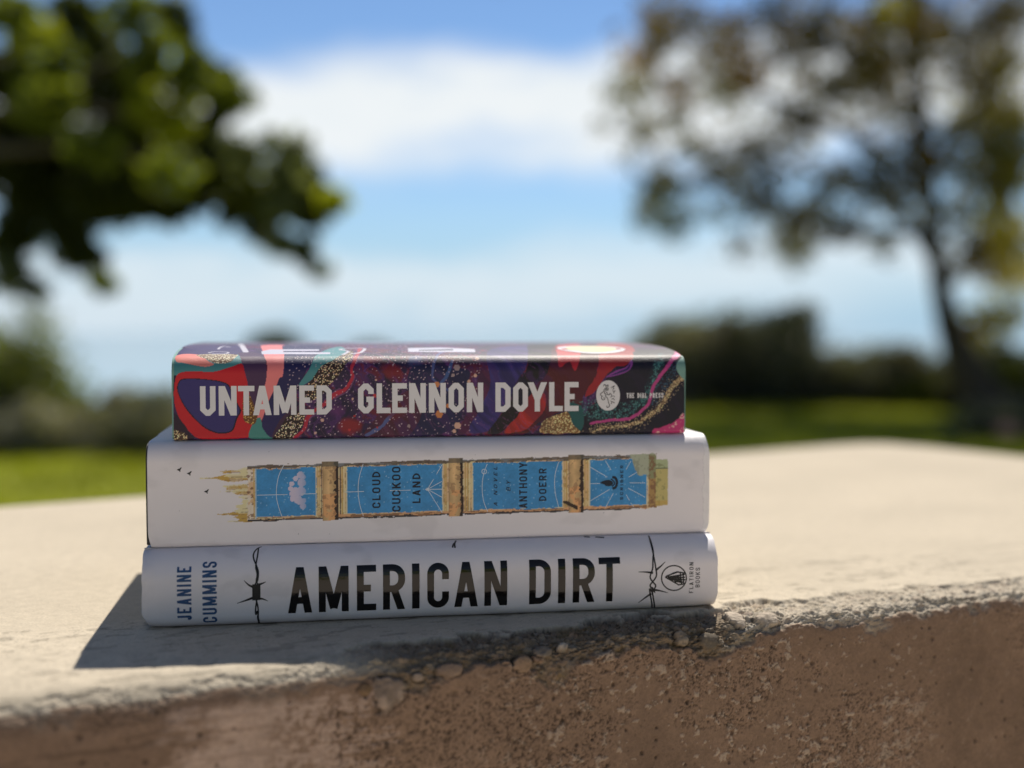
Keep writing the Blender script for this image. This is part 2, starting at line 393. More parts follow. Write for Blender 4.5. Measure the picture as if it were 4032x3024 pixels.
    V = np.empty(A.shape + (3,))
    V[..., 0] = F0[0] + A * E[0] + B2 * N[0]; V[..., 1] = F0[1] + A * E[1] + B2 * N[1]; V[..., 2] = WALL_Z + Z2
    V -= off
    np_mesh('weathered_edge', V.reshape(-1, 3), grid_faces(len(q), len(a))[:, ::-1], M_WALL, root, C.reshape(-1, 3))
    # the body: outline in (a, b), rounded far corner, built as a closed prism with a small arris
    back = lambda t: 0.458 + 0.187 * t if t > -0.6 else 0.346
    out = [(-1.4, 0.0932), (0.90, 0.0932), (0.905, 0.26), (0.897, 0.46), (0.885, 0.57), (0.868, 0.610), (0.845, 0.622), (0.80, back(0.80) + 0.01), (0.4, back(0.4) + 0.01), (0.0, back(0.0) + 0.01), (-0.6, back(-0.6) + 0.01), (-1.4, 0.356)]
    cen = np.mean(np.array(out), 0)
    vs, fs, cs = [], [], []
    rings = [(0.0, 0.0002, 0), (1.0, 0.00006, 0.008), (1.0, 0.004, 0.002), (1.0, 0.010, 0.0), (1.0, WALL_Z + 0.05, 0.0)]
    idx = []
    for (kk, dz, ins) in rings[1:]:
        row = []
        for i, (aa, bb) in enumerate(out):
            v = np.array([aa, bb]); dcen = cen - v
            if i > 1: v = v + dcen / np.linalg.norm(dcen) * ins
            w = F0 + v[0] * E + v[1] * N
            row.append(len(vs)); vs.append((w[0] - off[0], w[1] - off[1], WALL_Z - dz))
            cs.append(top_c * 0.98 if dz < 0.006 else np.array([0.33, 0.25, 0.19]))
        idx.append(row)
    n = len(out)
    quads = []
    for r0, r1 in zip(idx[:-1], idx[1:]):
        for i in range(n):
            j = (i + 1) % n
            quads.append((r0[j], r0[i], r1[i], r1[j]))
    me_faces = quads + [tuple(idx[0])]
    # lower front part of the face, set 0.5 mm behind the detailed face
    for (aa, zz) in ((-1.4, 0.097), (0.90, 0.097), (0.90, WALL_Z + 0.05), (-1.4, WALL_Z + 0.05)):
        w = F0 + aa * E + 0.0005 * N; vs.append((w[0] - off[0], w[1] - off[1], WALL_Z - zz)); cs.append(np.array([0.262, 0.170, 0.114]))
    b0 = len(vs) - 4
    me_faces.append((b0 + 3, b0 + 2, b0 + 1, b0))
    for aa, flip in ((-1.4, 0), (0.90, 1)):                      # ends between face and body
        k0 = len(vs)
        for (bb, zz) in ((0.0005, 0.004), (0.094, 0.0004), (0.094, WALL_Z + 0.05), (0.0005, WALL_Z + 0.05)):
            w = F0 + aa * E + bb * N; vs.append((w[0] - off[0], w[1] - off[1], WALL_Z - zz)); cs.append(np.array([0.36, 0.28, 0.21]))
        me_faces.append((k0, k0 + 1, k0 + 2, k0 + 3) if flip else (k0 + 3, k0 + 2, k0 + 1, k0))
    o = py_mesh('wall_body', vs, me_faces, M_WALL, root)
    at_ = o.data.attributes.new('Col', 'FLOAT_COLOR', 'POINT')
    at_.data.foreach_set('color', np.concatenate([np.array(cs), np.ones((len(cs), 1))], 1).astype(np.float32).ravel())
build_wall()

# ------------------------------------------------------------------ books
YAW = math.radians(9.45)
class Book:
    def __init__(s, px, py, z0, L, T, D, rt, rb, bulge, rise=0.0):
        p = on_z(px, py, z0)
        s.o = p.copy(); s.L = L; s.T = T; s.D = D
        c, sn = math.cos(YAW), math.sin(YAW)
        s.ax = np.array([c, sn, 0]); s.ay = np.array([-sn, c, 0])
        pts = [(D, 0.0)]
        n = 14
        for i in range(n + 1):
            t = math.pi / 2 * i / n; pts.append((rb - rb * math.sin(t), rb - rb * math.cos(t)))
        for i in range(1, 30):
            f = i / 30; pts.append((0.0, rb + (T - rt - rb) * f))
        for i in range(n * 2 + 1):
            t = math.pi / 2 * i / (n * 2); pts.append((rt - rt * math.cos(t), T - rt + rt * math.sin(t)))
        ntop = len(pts)
        for i in range(1, 31):
            y = rt + (D - rt) * (i / 30) ** 1.5; pts.append((y, T + rise * (1 - math.exp(-(y - rt) / 0.022))))
        p = np.array(pts)
        p[1:ntop, 0] += bulge * ((2 * p[1:ntop, 1] / T - 1) ** 2)      # convex spine: the middle stands proud
        # densify and parametrise by arc length
        seg = np.hypot(*np.diff(p, axis=0).T); l = np.concatenate([[0], np.cumsum(seg)])
        l -= l[1]                                               # zero where the bottom bend begins
        lt = l[ntop - 1]
        s.l = np.concatenate([np.linspace(l[0], 0, 40)[:-1], np.linspace(0, lt, 500)[:-1], np.linspace(lt, l[-1], 500)])
        s.y = np.interp(s.l, l, p[:, 0]); s.z = np.interp(s.l, l, p[:, 1])
        s.l_top = lt; s.l_end = l[-1]
        ty = np.gradient(s.y, s.l); tz = np.gradient(s.z, s.l); m = np.hypot(ty, tz)
        s.ny = -tz / m; s.nz = ty / m                           # outward (towards -y on the spine, +z on top)
        s.deform = None
    def surf(s, S, Lp, off=0.0):
        S = np.asarray(S, float); Lp = np.asarray(Lp, float)
        y = np.interp(Lp, s.l, s.y); z = np.interp(Lp, s.l, s.z)
        ny = np.interp(Lp, s.l, s.ny); nz = np.interp(Lp, s.l, s.nz)
        x = S.copy(); o = off
        if s.deform is not None:
            dx, dn = s.deform(S, Lp, s); x = x + dx; o = o + dn
        return np.stack([x, y + ny * o, z + nz * o], -1)
    def at(s, px, py):
        """photograph pixel -> (s, l) in metres on this book's jacket"""
        d = ray(px, py); c = CAM - s.o
        dl = np.array([d @ s.ax, d @ s.ay, d[2]]); cl = np.array([c @ s.ax, c @ s.ay, c[2]])
        lam = (s.y - cl[1]) / dl[1]
        f = cl[2] + lam * dl[2] - s.z
        ok = s.l >= 0
        k = np.where((f[:-1] > 0) & (f[1:] <= 0) & ok[:-1])[0]
        if len(k): i = k[0]
        else: i = np.argmin(np.abs(f) + (~ok) * 9)
        i2 = min(i + 1, len(f) - 1)
        w = f[i] / (f[i] - f[i2]) if f[i] != f[i2] else 0.0
        lm = lam[i] + (lam[i2] - lam[i]) * w
        return np.array([cl[0] + lm * dl[0], s.l[i] + (s.l[i2] - s.l[i]) * w])
    def empty(s, name):
        e = empty(name, tuple(s.o), YAW); return e
    def jacket(s, root, mat, ds, dl, fine_to, paint, s_in=0.0):
        S = np.linspace(s_in, s.L - s_in, int((s.L - 2 * s_in) / ds) + 1)
        Lp = np.concatenate([np.linspace(s.l[0], 0, 8)[:-1], np.arange(0, fine_to, dl), np.linspace(fine_to, s.l_end, 30)])
        SS, LL = np.meshgrid(S, Lp)
        V = s.surf(SS.ravel(), LL.ravel())
        c = paint(SS.ravel(), LL.ravel())
        return np_mesh('dust_jacket', V, grid_faces(len(Lp), len(S)), mat, root, c)
    def case(s, root, mat, ext0, ext1, inset=0.0006, th=0.0022):
        """the hard boards and spine under the jacket"""
        ks = np.linspace(0, len(s.l) - 1, 150).astype(int)
        o = np.stack([s.y[ks] - s.ny[ks] * inset, s.z[ks] - s.nz[ks] * inset], 1)
        i = np.stack([s.y[ks] - s.ny[ks] * (inset + th), s.z[ks] - s.nz[ks] * (inset + th)], 1)
        loop = np.concatenate([o, i[::-1]]); n = len(loop)
        vs = [(x, p[0], p[1]) for x in (-ext0, s.L + ext1) for p in loop]
        fs = [(j, (j + 1) % n, n + (j + 1) % n, n + j) for j in range(n)]
        h = len(ks)
        for j in range(h - 1):
            fs.append((j, 2 * h - 1 - j, 2 * h - 2 - j, j + 1)); fs.append((n + j, n + j + 1, n + 2 * h - 2 - j, n + 2 * h - 1 - j))
        return py_mesh('hard_cover', vs, fs, mat, root)
    def pages(s, root):
        g = 0.0034; z0 = 0.0031; z1 = s.T - 0.0031
        ys = []
        for i in range(9):
            f = i / 8; ys.append((0.006 + 0.004 * (2 * f - 1) ** 2, z0 + (z1 - z0) * f))
        for i in range(9):
            f = 1 - i / 8; ys.append((s.D - 0.004 - 0.003 * (1 - (2 * f - 1) ** 2), z0 + (z1 - z0) * f))
        n = len(ys)
        vs = [(x, y, z) for x in (g, s.L - g) for (y, z) in ys]
        fs = [(j, (j + 1) % n, n + (j + 1) % n, n + j) for j in range(n)] + [tuple(range(n))[::-1], tuple(range(n, 2 * n))]
        return py_mesh('page_block', vs, fs, M_PAGES, root)

# ------------------------------------------------------------------ drawn lettering: skeletons grown to strokes, united, laid on the jacket
R1 = 1.0
GL = {
 'A': (1.0, [[(0, 0), (.5, 1)], [(1, 0), (.5, 1)], [(.2, .24), (.8, .24)]]),
 'B': (1.0, [[(0, 0), (0, 1)], [(0, 1), (1, 1, 1), (1, .52, 1), (0, .52)], [(0, .52), (1, .52, 1), (1, 0, 1), (0, 0)]]),
 'C': (1.0, [[(1, .66), (1, 1, 1), (0, 1, 1), (0, 0, 1), (1, 0, 1), (1, .34)]]),
 'D': (1.0, [[(0, 0), (0, 1)], [(0, 1), (1, 1, 1), (1, 0, 1), (0, 0)]]),
 'E': (.9, [[(0, 0), (0, 1)], [(0, 1), (1, 1)], [(0, .5), (.85, .5)], [(0, 0), (1, 0)]]),
 'F': (.9, [[(0, 0), (0, 1)], [(0, 1), (1, 1)], [(0, .5), (.85, .5)]]),
 'G': (1.0, [[(1, .68), (1, 1, 1), (0, 1, 1), (0, 0, 1), (1, 0, 1), (1, .46)], [(1, .46), (.55, .46)]]),
 'H': (1.0, [[(0, 0), (0, 1)], [(1, 0), (1, 1)], [(0, .5), (1, .5)]]),
 'I': (.0, [[(.5, 0), (.5, 1)]]),
 'J': (.7, [[(1, 1), (1, 0, 1), (0, 0, 1), (0, .25)]]),
 'K': (1.05, [[(0, 0), (0, 1)], [(0, .35), (1, 1)], [(.35, .6), (1, 0)]]),
 'L': (.85, [[(0, 0), (0, 1)], [(0, 0), (1, 0)]]),
 'M': (1.35, [[(0, 0), (0, 1)], [(1, 0), (1, 1)], [(0, 1), (.5, .08)], [(1, 1), (.5, .08)]]),
 'N': (1.05, [[(0, 0), (0, 1)], [(1, 0), (1, 1)], [(0, 1), (1, 0)]]),
 'O': (1.0, [[(0, .5), (0, 1, 1), (1, 1, 1), (1, 0, 1), (0, 0, 1), (0, .5)]]),
 'P': (1.0, [[(0, 0), (0, 1)], [(0, 1), (1, 1, 1), (1, .44, 1), (0, .44)]]),
 'R': (1.0, [[(0, 0), (0, 1)], [(0, 1), (1, 1, 1), (1, .46, 1), (0, .46)], [(.5, .46), (1, 0)]]),
 'S': (1.0, [[(1, .72), (1, 1, 1), (0, 1, 1), (0, .52, 1), (1, .48, 1), (1, 0, 1), (0, 0, 1), (0, .28)]]),
 'T': (.95, [[(0, 1), (1, 1)], [(.5, 0), (.5, 1)]]),
 'U': (1.0, [[(0, 1), (0, 0, 1), (1, 0, 1), (1, 1)]]),
 'V': (1.0, [[(0, 1), (.5, 0)], [(1, 1), (.5, 0)]]),
 'Y': (1.05, [[(0, 1), (.5, .42)], [(1, 1), (.5, .42)], [(.5, 0), (.5, .45)]]),
}
def round_path(pts, rad, nseg):
    """pts: (x, y) or (x, y, 1) for a rounded corner, already in final units"""
    out = []
    for i, p in enumerate(pts):
        if len(p) == 2 or i in (0, len(pts) - 1): out.append(np.array(p[:2], float)); continue
        P0 = np.array(pts[i - 1][:2], float); P = np.array(p[:2], float); P1 = np.array(pts[i + 1][:2], float)
        a = P0 - P; b = P1 - P; la = np.linalg.norm(a); lb = np.linalg.norm(b)
        r = min(rad, la * 0.5 if len(pts[i - 1]) > 2 else la * 0.98, lb * 0.5 if len(pts[i + 1]) > 2 else lb * 0.98)
        A = P + a / la * r; Bq = P + b / lb * r
        if nseg == 1: out += [A, Bq]; continue
        for j in range(nseg + 1):
            t = j / nseg * math.pi / 2                      # quarter ellipse through A and B
            out.append(P + (A - P) * (1 - math.sin(t)) + (Bq - P) * (1 - math.cos(t)))
    keep = [out[0]]
    for p in out[1:]:
        if np.linalg.norm(p - keep[-1]) > 1e-6: keep.append(p)
    return keep
def ribbon(path, hw, ext0=0.0, ext1=0.0, hw1=None):
    """convex quads along a path, mitred joints"""
    p = [np.array(v, float) for v in path]
    hw1 = hw if hw1 is None else hw1
    d0 = (p[1] - p[0]) / np.linalg.norm(p[1] - p[0]); d1 = (p[-1] - p[-2]) / np.linalg.norm(p[-1] - p[-2])
    p[0] = p[0] - d0 * ext0; p[-1] = p[-1] + d1 * ext1
    n = len(p); Lf, Rt = [], []
    for i in range(n):
        w = hw + (hw1 - hw) * i / (n - 1)
        ds = []
        if i > 0: ds.append((p[i] - p[i - 1]) / np.linalg.norm(p[i] - p[i - 1]))
        if i < n - 1: ds.append((p[i + 1] - p[i]) / np.linalg.norm(p[i + 1] - p[i]))
        t = sum(ds); t = t / max(np.linalg.norm(t), 1e-9); nn = np.array([-t[1], t[0]])
        c = max(0.5, abs(nn @ np.array([-ds[0][1], ds[0][0]])))
        Lf.append(p[i] + nn * w / c); Rt.append(p[i] - nn * w / c)
    return [[Lf[i], Rt[i], Rt[i + 1], Lf[i + 1]] for i in range(n - 1)]
def clip_y(poly, lo, hi):
    for sgn, lim in ((1, hi), (-1, -lo)):
        o = []
        for i in range(len(poly)):
            a, b = poly[i], poly[(i + 1) % len(poly)]
            fa, fb = sgn * a[1] - lim, sgn * b[1] - lim
            if fa <= 0: o.append(a)
            if fa * fb < 0: o.append(a + (b - a) * fa / (fa - fb))
        poly = o
        if len(poly) < 3: return []
    return poly
def glyph(ch, w, h, st, rad, nseg, slant=0.0):
    """polygons of one letter in a w x h box, stroke st"""
    polys = []
    for path in GL[ch][1]:
        pts = [(st / 2 + p[0] * (w - st), st / 2 + p[1] * (h - st)) + tuple(p[2:]) for p in path]
        raw0, raw1 = path[0], path[-1]
        pp = round_path(pts, rad, nseg)
        def ext(pt, nxt):
            dx, dy = abs(nxt[0] - pt[0]), abs(nxt[1] - pt[1])
            if dx < 1e-9: return (st / 2) if pt[1] in (0, 1) else 0.0
            if dy < 1e-9: return (st / 2) if pt[0] in (0, 1) else 0.0
            return st if pt[1] in (0, 1) else 0.0
        diag = len(path) == 2 and abs(path[0][0] - path[1][0]) > 1e-6 and abs(path[0][1] - path[1][1]) > 1e-6
        hw = st / 2 * (1.06 if diag else 1.0)
        if diag:                                             # keep both the ends inside the letter's box
            y0, y1 = path[0][1], path[1][1]
            pts2 = []
            for p_, o_ in ((path[0], path[1]), (path[1], path[0])):
                x = st * 0.56 + p_[0] * (w - st * 1.12); y = p_[1] * h
                pts2.append((x, y))
            pp = [np.array(v) for v in pts2]
            q = ribbon(pp, hw, st if y0 in (0, 1) else 0, st if y1 in (0, 1) else 0)
        else:
            q = ribbon(pp, hw, ext(raw0, path[1]), ext(raw1, path[-2]))
        for z in q:
            z = clip_y([np.array(v) for v in z], 0, h)
            if len(z) >= 3: polys.append([np.array([v[0] + slant * v[1], v[1]]) for v in z])
    return polys
def word(txt, width, h, st, rad, nseg, aspect=0.5, gap=0.18, space=0.4, slant=0.0):
    """a whole word fitted to width x h; st, rad as fractions of h"""
    ws = []
    for c in txt:
        ws.append(space if c == ' ' else (st if c == 'I' else GL[c][0] * aspect))
    tot = sum(ws) + gap * (len(txt) - 1)
    k = width / (tot * h)
    x = 0; out = []
    for c, w in zip(txt, ws):
        if c != ' ':
            for p in glyph(c, w * h, h, st * h, rad * h, nseg, slant):
                out.append([np.array([(v[0] + x) * k, v[1]]) for v in p])
        x += (w + gap) * h
    return out
def xform(polys, o, ux, uy):
    o = np.array(o); ux = np.array(ux); uy = np.array(uy)
    return [[o + ux * v[0] + uy * v[1] for v in p] for p in polys]
def area(p):
    return 0.5 * sum(p[i][0] * p[(i + 1) % len(p)][1] - p[(i + 1) % len(p)][0] * p[i][1] for i in range(len(p)))
def lay(book, polys, name, mat, root, off=0.00006, slice_=None):
    """unite overlapping convex polygons and lay them on the jacket as one mesh"""
    hulls = []
    for p in polys:
        q = sorted(set((round(float(v[0]) * 1000, 4), round(float(v[1]) * 1000, 4)) for v in p))
        if len(q) < 3: continue
        if len(p) > 4: hulls.append(np.array(p) * 1000); continue      # drawn outlines may be concave
        h = []
        for pts in (q, q[::-1]):
            part = []
            for c in pts:
                while len(part) > 1 and (part[-1][0] - part[-2][0]) * (c[1] - part[-2][1]) - (part[-1][1] - part[-2][1]) * (c[0] - part[-2][0]) <= 1e-9: part.pop()
                part.append(c)
            h += part[:-1]
        if len(h) >= 3: hulls.append(np.array(h))
    vs, es = [], []
    for h in hulls:
        k0 = len(vs); vs += [Vector((float(v[0]), float(v[1]))) for v in h]; es += [(k0 + i, k0 + (i + 1) % len(h)) for i in range(len(h))]
    if slice_:
        lo = min(v.y for v in vs); hi = max(v.y for v in vs); x0 = min(v.x for v in vs) - 1; x1 = max(v.x for v in vs) + 1
        y = math.floor(lo / slice_) * slice_ + slice_ * 0.5
        while y < hi:
            es.append((len(vs), len(vs) + 1)); vs += [Vector((x0, y)), Vector((x1, y))]; y += slice_
    r = delaunay_2d_cdt(vs, es, [], 0, 1e-4, False)
    P = np.array([[v[0], v[1]] for v in r[0]]); F = np.array([list(f) for f in r[2]])
    cx = P[F].mean(1); keep = np.zeros(len(F), bool)
    for h in hulls: keep |= inside(cx[:, 0].copy(), cx[:, 1].copy(), h)
    F = F[keep]; used, inv = np.unique(F, return_inverse=True); F = inv.reshape(F.shape); P = P[used] / 1000.0
    V = book.surf(P[:, 0], P[:, 1], off)
    return py_mesh(name, V, [tuple(int(i) for i in f) for f in F], mat, root)
def ell(c, rx, ry, n=40):
    return [np.array([c[0] + rx * math.cos(2 * math.pi * i / n), c[1] + ry * math.sin(2 * math.pi * i / n)]) for i in range(n)]

# painting helpers on (s, l) arrays in millimetres
def smooth_poly(pts, n=8, closed=True):
    p = np.array(pts, float); m = len(p); out = []
    for i in range(m if closed else m - 1):
        if closed: a, b, c, d = p[(i - 1) % m], p[i], p[(i + 1) % m], p[(i + 2) % m]
        else: a, b, c, d = p[max(i - 1, 0)], p[i], p[i + 1], p[min(i + 2, m - 1)]
        for j in range(n):
            t = j / n
            out.append(0.5 * ((2 * b) + (c - a) * t + (2 * a - 5 * b + 4 * c - d) * t * t + (3 * b - a - 3 * c + d) * t ** 3))
    if not closed: out.append(p[-1])
    return np.array(out)
def inside(S, T, poly):
    r = np.zeros(S.shape, bool); n = len(poly)
    x0, y0 = poly.min(0); x1, y1 = poly.max(0)
    sel = np.where((S >= x0) & (S <= x1) & (T >= y0) & (T <= y1))[0]
    if len(sel) == 0: return r
    s, t = S[sel], T[sel]; ins = np.zeros(len(sel), bool)
    for i in range(n):
        xa, ya = poly[i]; xb, yb = poly[(i + 1) % n]
        if ya == yb: continue
        c = (ya > t) != (yb > t)
        ins ^= c & (s < (xb - xa) * (t - ya) / (yb - ya) + xa)
    r[sel] = ins; return r
def dist_line(S, T, pts):
    """distance to an open polyline and the position along it (0..1)"""
    best = np.full(S.shape, 1e9); par = np.zeros(S.shape); n = len(pts) - 1
    for i in range(n):
        a, b = pts[i], pts[i + 1]; v = b - a; L2 = v @ v + 1e-12
        t = np.clip(((S - a[0]) * v[0] + (T - a[1]) * v[1]) / L2, 0, 1)
        d = np.hypot(S - a[0] - t * v[0], T - a[1] - t * v[1]); m = d < best
        best = np.where(m, d, best); par = np.where(m, (i + t) / n, par)
    return best, par
def put(C, m, c):
    m = np.asarray(m, float)[:, None]; C[:] = C * (1 - m) + np.asarray(c) * m


def ab(r, g, b, k=1.42):            # printed colour as the photograph shows it beside its own white paper -> albedo
    return np.clip(lin(r, g, b) * k, 0.002, 0.86)
WHITE = np.array([0.81, 0.765, 0.785])
M_JACKET_MARBLE = mat_print('laminated_print', 0.46, 0.38, 0.0, 0.20)
M_JACKET_CLOUD = mat_print('satin_print', 0.48, 0.4, 0.0, 0.05)
M_JACKET_DIRT = mat_print('matt_print', 0.52, 0.4, 0.0, 0.05)
M_INK_SILVER = mat_flat('pale_ink', (0.70, 0.68, 0.70), 0.42, 400.0, 0.06, 0.5)
M_INK_GLOSS = mat_flat('glossy_black_ink', (0.006, 0.005, 0.005), 0.09, 90.0, 0.3, 0.42, 0.10, 110.0)
M_INK_BLACK = mat_flat('black_ink', (0.014, 0.014, 0.016), 0.45, 300.0, 0.3, 0.3)
M_INK_BLUE = mat_flat('blue_ink', (0.030, 0.085, 0.210), 0.45, 300.0, 0.3, 0.3)
M_INK_NAVY = mat_flat('navy_ink', (0.010, 0.018, 0.034), 0.45, 300.0, 0.3, 0.3)
M_INK_LINE = mat_flat('fine_white_ink', (0.62, 0.70, 0.78), 0.45, 700.0, 0.25, 0.3)
M_GOLD = mat_flat('gold_foil', (0.80, 0.70, 0.38), 0.4, 60.0, 0.3, 0.5)
M_BOARD_TEAL = mat_flat('teal_board', (0.17, 0.32, 0.28), 0.6, 200.0, 0.2)
M_BOARD_DARK = mat_flat('dark_board', (0.030, 0.030, 0.034), 0.6, 200.0, 0.3)
M_BOARD_WHITE = mat_flat('pale_board', (0.55, 0.55, 0.57), 0.6, 200.0, 0.1)

def crop(x0, y0, k):
    return lambda x, y: (x0 + x / k, y0 + y / k)
C1 = crop(640, 1300, 2.011); C2 = crop(1640, 1300, 2.011)
C3 = crop(540, 1640, 1.8433); C4 = crop(1640, 1640, 1.8433)
C5 = crop(520, 2060, 1.8433); C6 = crop(1680, 2060, 1.8433)

def upright(book, cv, boxes, yb, yt, st, rad, nseg):
    """boxes: (letter, x0, x1); yb, yt: ((x, y), (x, y)) lines of foot and head of the letters"""
    line = lambda ab_, x: ab_[0][1] + (ab_[1][1] - ab_[0][1]) * (x - ab_[0][0]) / (ab_[1][0] - ab_[0][0])
    polys = []
    xm = [b[1] for b in boxes]
    l0 = np.mean([book.at(*cv(x, line(yb, x)))[1] for x in xm]); l1 = np.mean([book.at(*cv(x, line(yt, x)))[1] for x in xm])
    h = l1 - l0
    for ch, x0, x1 in boxes:
        y = (line(yb, x0) + line(yt, x0)) / 2
        s0 = book.at(*cv(x0, y))[0]; s1 = book.at(*cv(x1, y))[0]
        polys += xform(glyph(ch, s1 - s0, h, st * h if ch != 'I' else s1 - s0, rad * h, nseg), (s0, l0), (1, 0), (0, 1))
    return polys
def turned(book, cv, txt, xl, xr, y0, y1, st, rad=0.3, nseg=5, aspect=0.55, gap=0.2, slant=0.0):
    """a word reading upwards between y0 (start) and y1 (end)"""
    xm = (xl + xr) / 2; ym = (y0 + y1) / 2
    l0 = book.at(*cv(xm, y0))[1]; l1 = book.at(*cv(xm, y1))[1]
    sb = book.at(*cv(xr, ym))[0]; stp = book.at(*cv(xl, ym))[0]
    return xform(word(txt, l1 - l0, sb - stp, st, rad, nseg, aspect, gap, 0.4, slant), (sb, l0), (0, 1), (-1, 0))
def strokes(book, cv, lines, w, smooth=True, taper=None):
    """lines given in crop pixels, w in mm"""
    out = []
    for ln in lines:
        p = np.array([book.at(*cv(*q)) for q in ln])
        if smooth and len(p) > 2: p = smooth_poly(p, 6, False)
        keep = [p[0]]
        for v in p[1:]:
            if np.linalg.norm(v - keep[-1]) > 1e-5: keep.append(v)
        if len(keep) > 1: out += ribbon(keep, w * 0.0005, w * 0.0002, w * 0.0002, None if taper is None else taper * 0.0005)
    return out
def fill(book, cv, pts):
    return [[np.array(book.at(*cv(*p))) for p in pts]]
def ears(poly):
    return [poly]

# ---- bottom book
def build_dirt():
    b = Book(558, 2484, WALL_Z, 0.2395, 0.0308, 0.152, 0.0115, 0.0045, 0.0016)
    def deform(S, L_, bk):
        z = np.interp(L_, bk.l, bk.z) / bk.T
        e0 = np.exp(-S / 0.006); e1 = np.exp(-(bk.L - S) / 0.005)
        wob = 0.0005 * (fbm(z * 7, S * 0 + 1.0, 201, 3) - 0.5)
        spine = (L_ > -0.001) & (L_ < bk.l_top + 0.03)
        dx = np.where(spine, e0 * (0.0026 * (1 - sst(z, 0.0, 0.22)) + wob * 2) - e1 * (0.0010 * (1 - sst(z, 0, .2)) + wob * 2), 0)
        dn = np.where(spine, -e0 * 0.0007 * (0.4 + fbm(z * 9, S * 300, 203, 3)) - e1 * 0.0006 * (0.3 + fbm(z * 6 + 40, S * 200, 204, 3)) + 0.00042 * (fbm(S * 26, L_ * 30, 205, 3) - 0.5), 0)
        dn = np.where((L_ < 0.004) | (L_ > bk.l_top - 0.003), np.minimum(dn, 0), dn)
        return dx, dn
    b.deform = deform
    root = b.empty('hardcover_book')
    tag(root, 'white hardcover book with large black title American Dirt, lowest in the stack on the wall', 'book', 'books stacked on the wall')
    def paint(S, L_):
        C = np.tile(WHITE, (len(S), 1)); mm = 1000
        sm = sst(fbm(S * mm / 14, L_ * mm / 9, 211, 4), 0.62, 0.8) * 0.10
        edge = np.exp(-S / 0.004) * 0.10 * fbm(S * 900, L_ * 400, 213, 3)
        return C * (1 - sm - edge)[:, None]
    b.jacket(root, M_JACKET_DIRT, 0.0007, 0.0007, b.l_top + 0.02, paint)
    b.case(root, M_BOARD_WHITE, -0.0012, -0.0008, 0.0016); b.pages(root)
    A = [('A', 1130, 1307), ('M', 1355, 1572), ('E', 1632, 1772), ('R', 1822, 1982), ('I', 2033, 2087), ('C', 2143, 2300), ('A', 2338, 2511), ('N', 2558, 2723),
         ('D', 2883, 3040), ('I', 3093, 3145), ('R', 3200, 3358), ('T', 3388, 3543)]
    cvA = lambda x, y: C5(x, y)
    ys0 = ((1130, 648), (3543, 570)); ys1 = ((1130, 320), (3543, 248))
    lay(b, upright(b, cvA, A, ys0, ys1, 0.148, 0.20, 7), 'title_lettering', M_INK_GLOSS, root, 0.00010, 1.2)
    p = turned(b, C5, 'JEANINE', 325, 430, 702, 316, 0.155, 0.3, 5, 0.46, 0.17) + turned(b, C5, 'CUMMINS', 510, 615, 718, 280, 0.155, 0.3, 5, 0.46, 0.17)
    lay(b, p, 'author_lettering', M_INK_BLUE, root, 0.00006, 1.2)
    w1 = [[(940, 172), (905, 190), (882, 225), (884, 262), (903, 310), (916, 352), (912, 410), (893, 452), (898, 540), (912, 600), (916, 650), (912, 690), (925, 725), (945, 748)],
          [(918, 180), (912, 230), (902, 285), (898, 320), (908, 370), (902, 420), (912, 450), (906, 548), (898, 610), (898, 660), (918, 710), (938, 748)]]
    barbs = [[(880, 464), (845, 447), (815, 418)], [(880, 540), (820, 562), (765, 580)], [(918, 447), (945, 437), (968, 427)], [(916, 545), (950, 550), (982, 563)]]
    wire = strokes(b, C5, w1, 0.62) + strokes(b, C5, barbs, 1.1, True, 0.2)
    wire += strokes(b, C5, [[(878 + (i % 2) * 2, y), (926 - (i % 2) * 3, y - 3)] for i, y in enumerate(range(458, 548, 11))], 1.6, False)
    lay(b, wire, 'barbed_wire_print', M_INK_BLACK, root, 0.00005, 1.2)
    w2 = [[(1612, 92), (1622, 130), (1640, 200), (1652, 260), (1662, 320), (1668, 380), (1645, 420), (1622, 452), (1640, 480), (1655, 500), (1648, 560), (1630, 640)],
          [(1610, 92), (1632, 150), (1645, 210), (1642, 270), (1640, 330), (1622, 390), (1640, 425), (1662, 455), (1640, 500), (1632, 570), (1618, 640)]]
    b2 = [[(1640, 360), (1590, 355), (1540, 354)], [(1665, 340), (1700, 312), (1730, 282)], [(1655, 484), (1700, 492), (1750, 505)], [(1628, 512), (1580, 545), (1537, 576)]]
    wire2 = strokes(b, C6, w2, 0.66) + strokes(b, C6, b2, 1.0, True, 0.2)
    for lines_, w_ in (([[(212, 128), (203, 150), (206, 178)], [(206, 140), (193, 155), (188, 176)]], 0.7), ([[(1145, 99), (1180, 101)]], 1.2), ([[(1228, 101), (1284, 104)]], 1.2)):
        lay(b, strokes(b, C6, lines_, w_, len(lines_[0]) > 2), 'cover_mark', M_INK_BLACK, root, 0.00005, 1.2)
    lay(b, wire2, 'barbed_wire_print', M_INK_BLACK, root, 0.00005, 1.2)
    ring = [(1795 + 90 * math.cos(t), 398 + 90 * math.sin(t)) for t in np.linspace(0, 2 * math.pi, 41)]
    em = strokes(b, C6, [ring], 0.55)
    for i in range(9):                                        # the wedge shaped tower on its side, hatched storeys
        f = i / 8
        em += strokes(b, C6, [[(1733, 392), (1790 + 40 * f, 372 - 16 * (1 - f) * 0.6), (1822, 352)]] if i == 0 else [[(1745 + f * 80, 388 - f * 12 + 0), (1752 + f * 100, 404 + f * 32)]], 0.55, False)
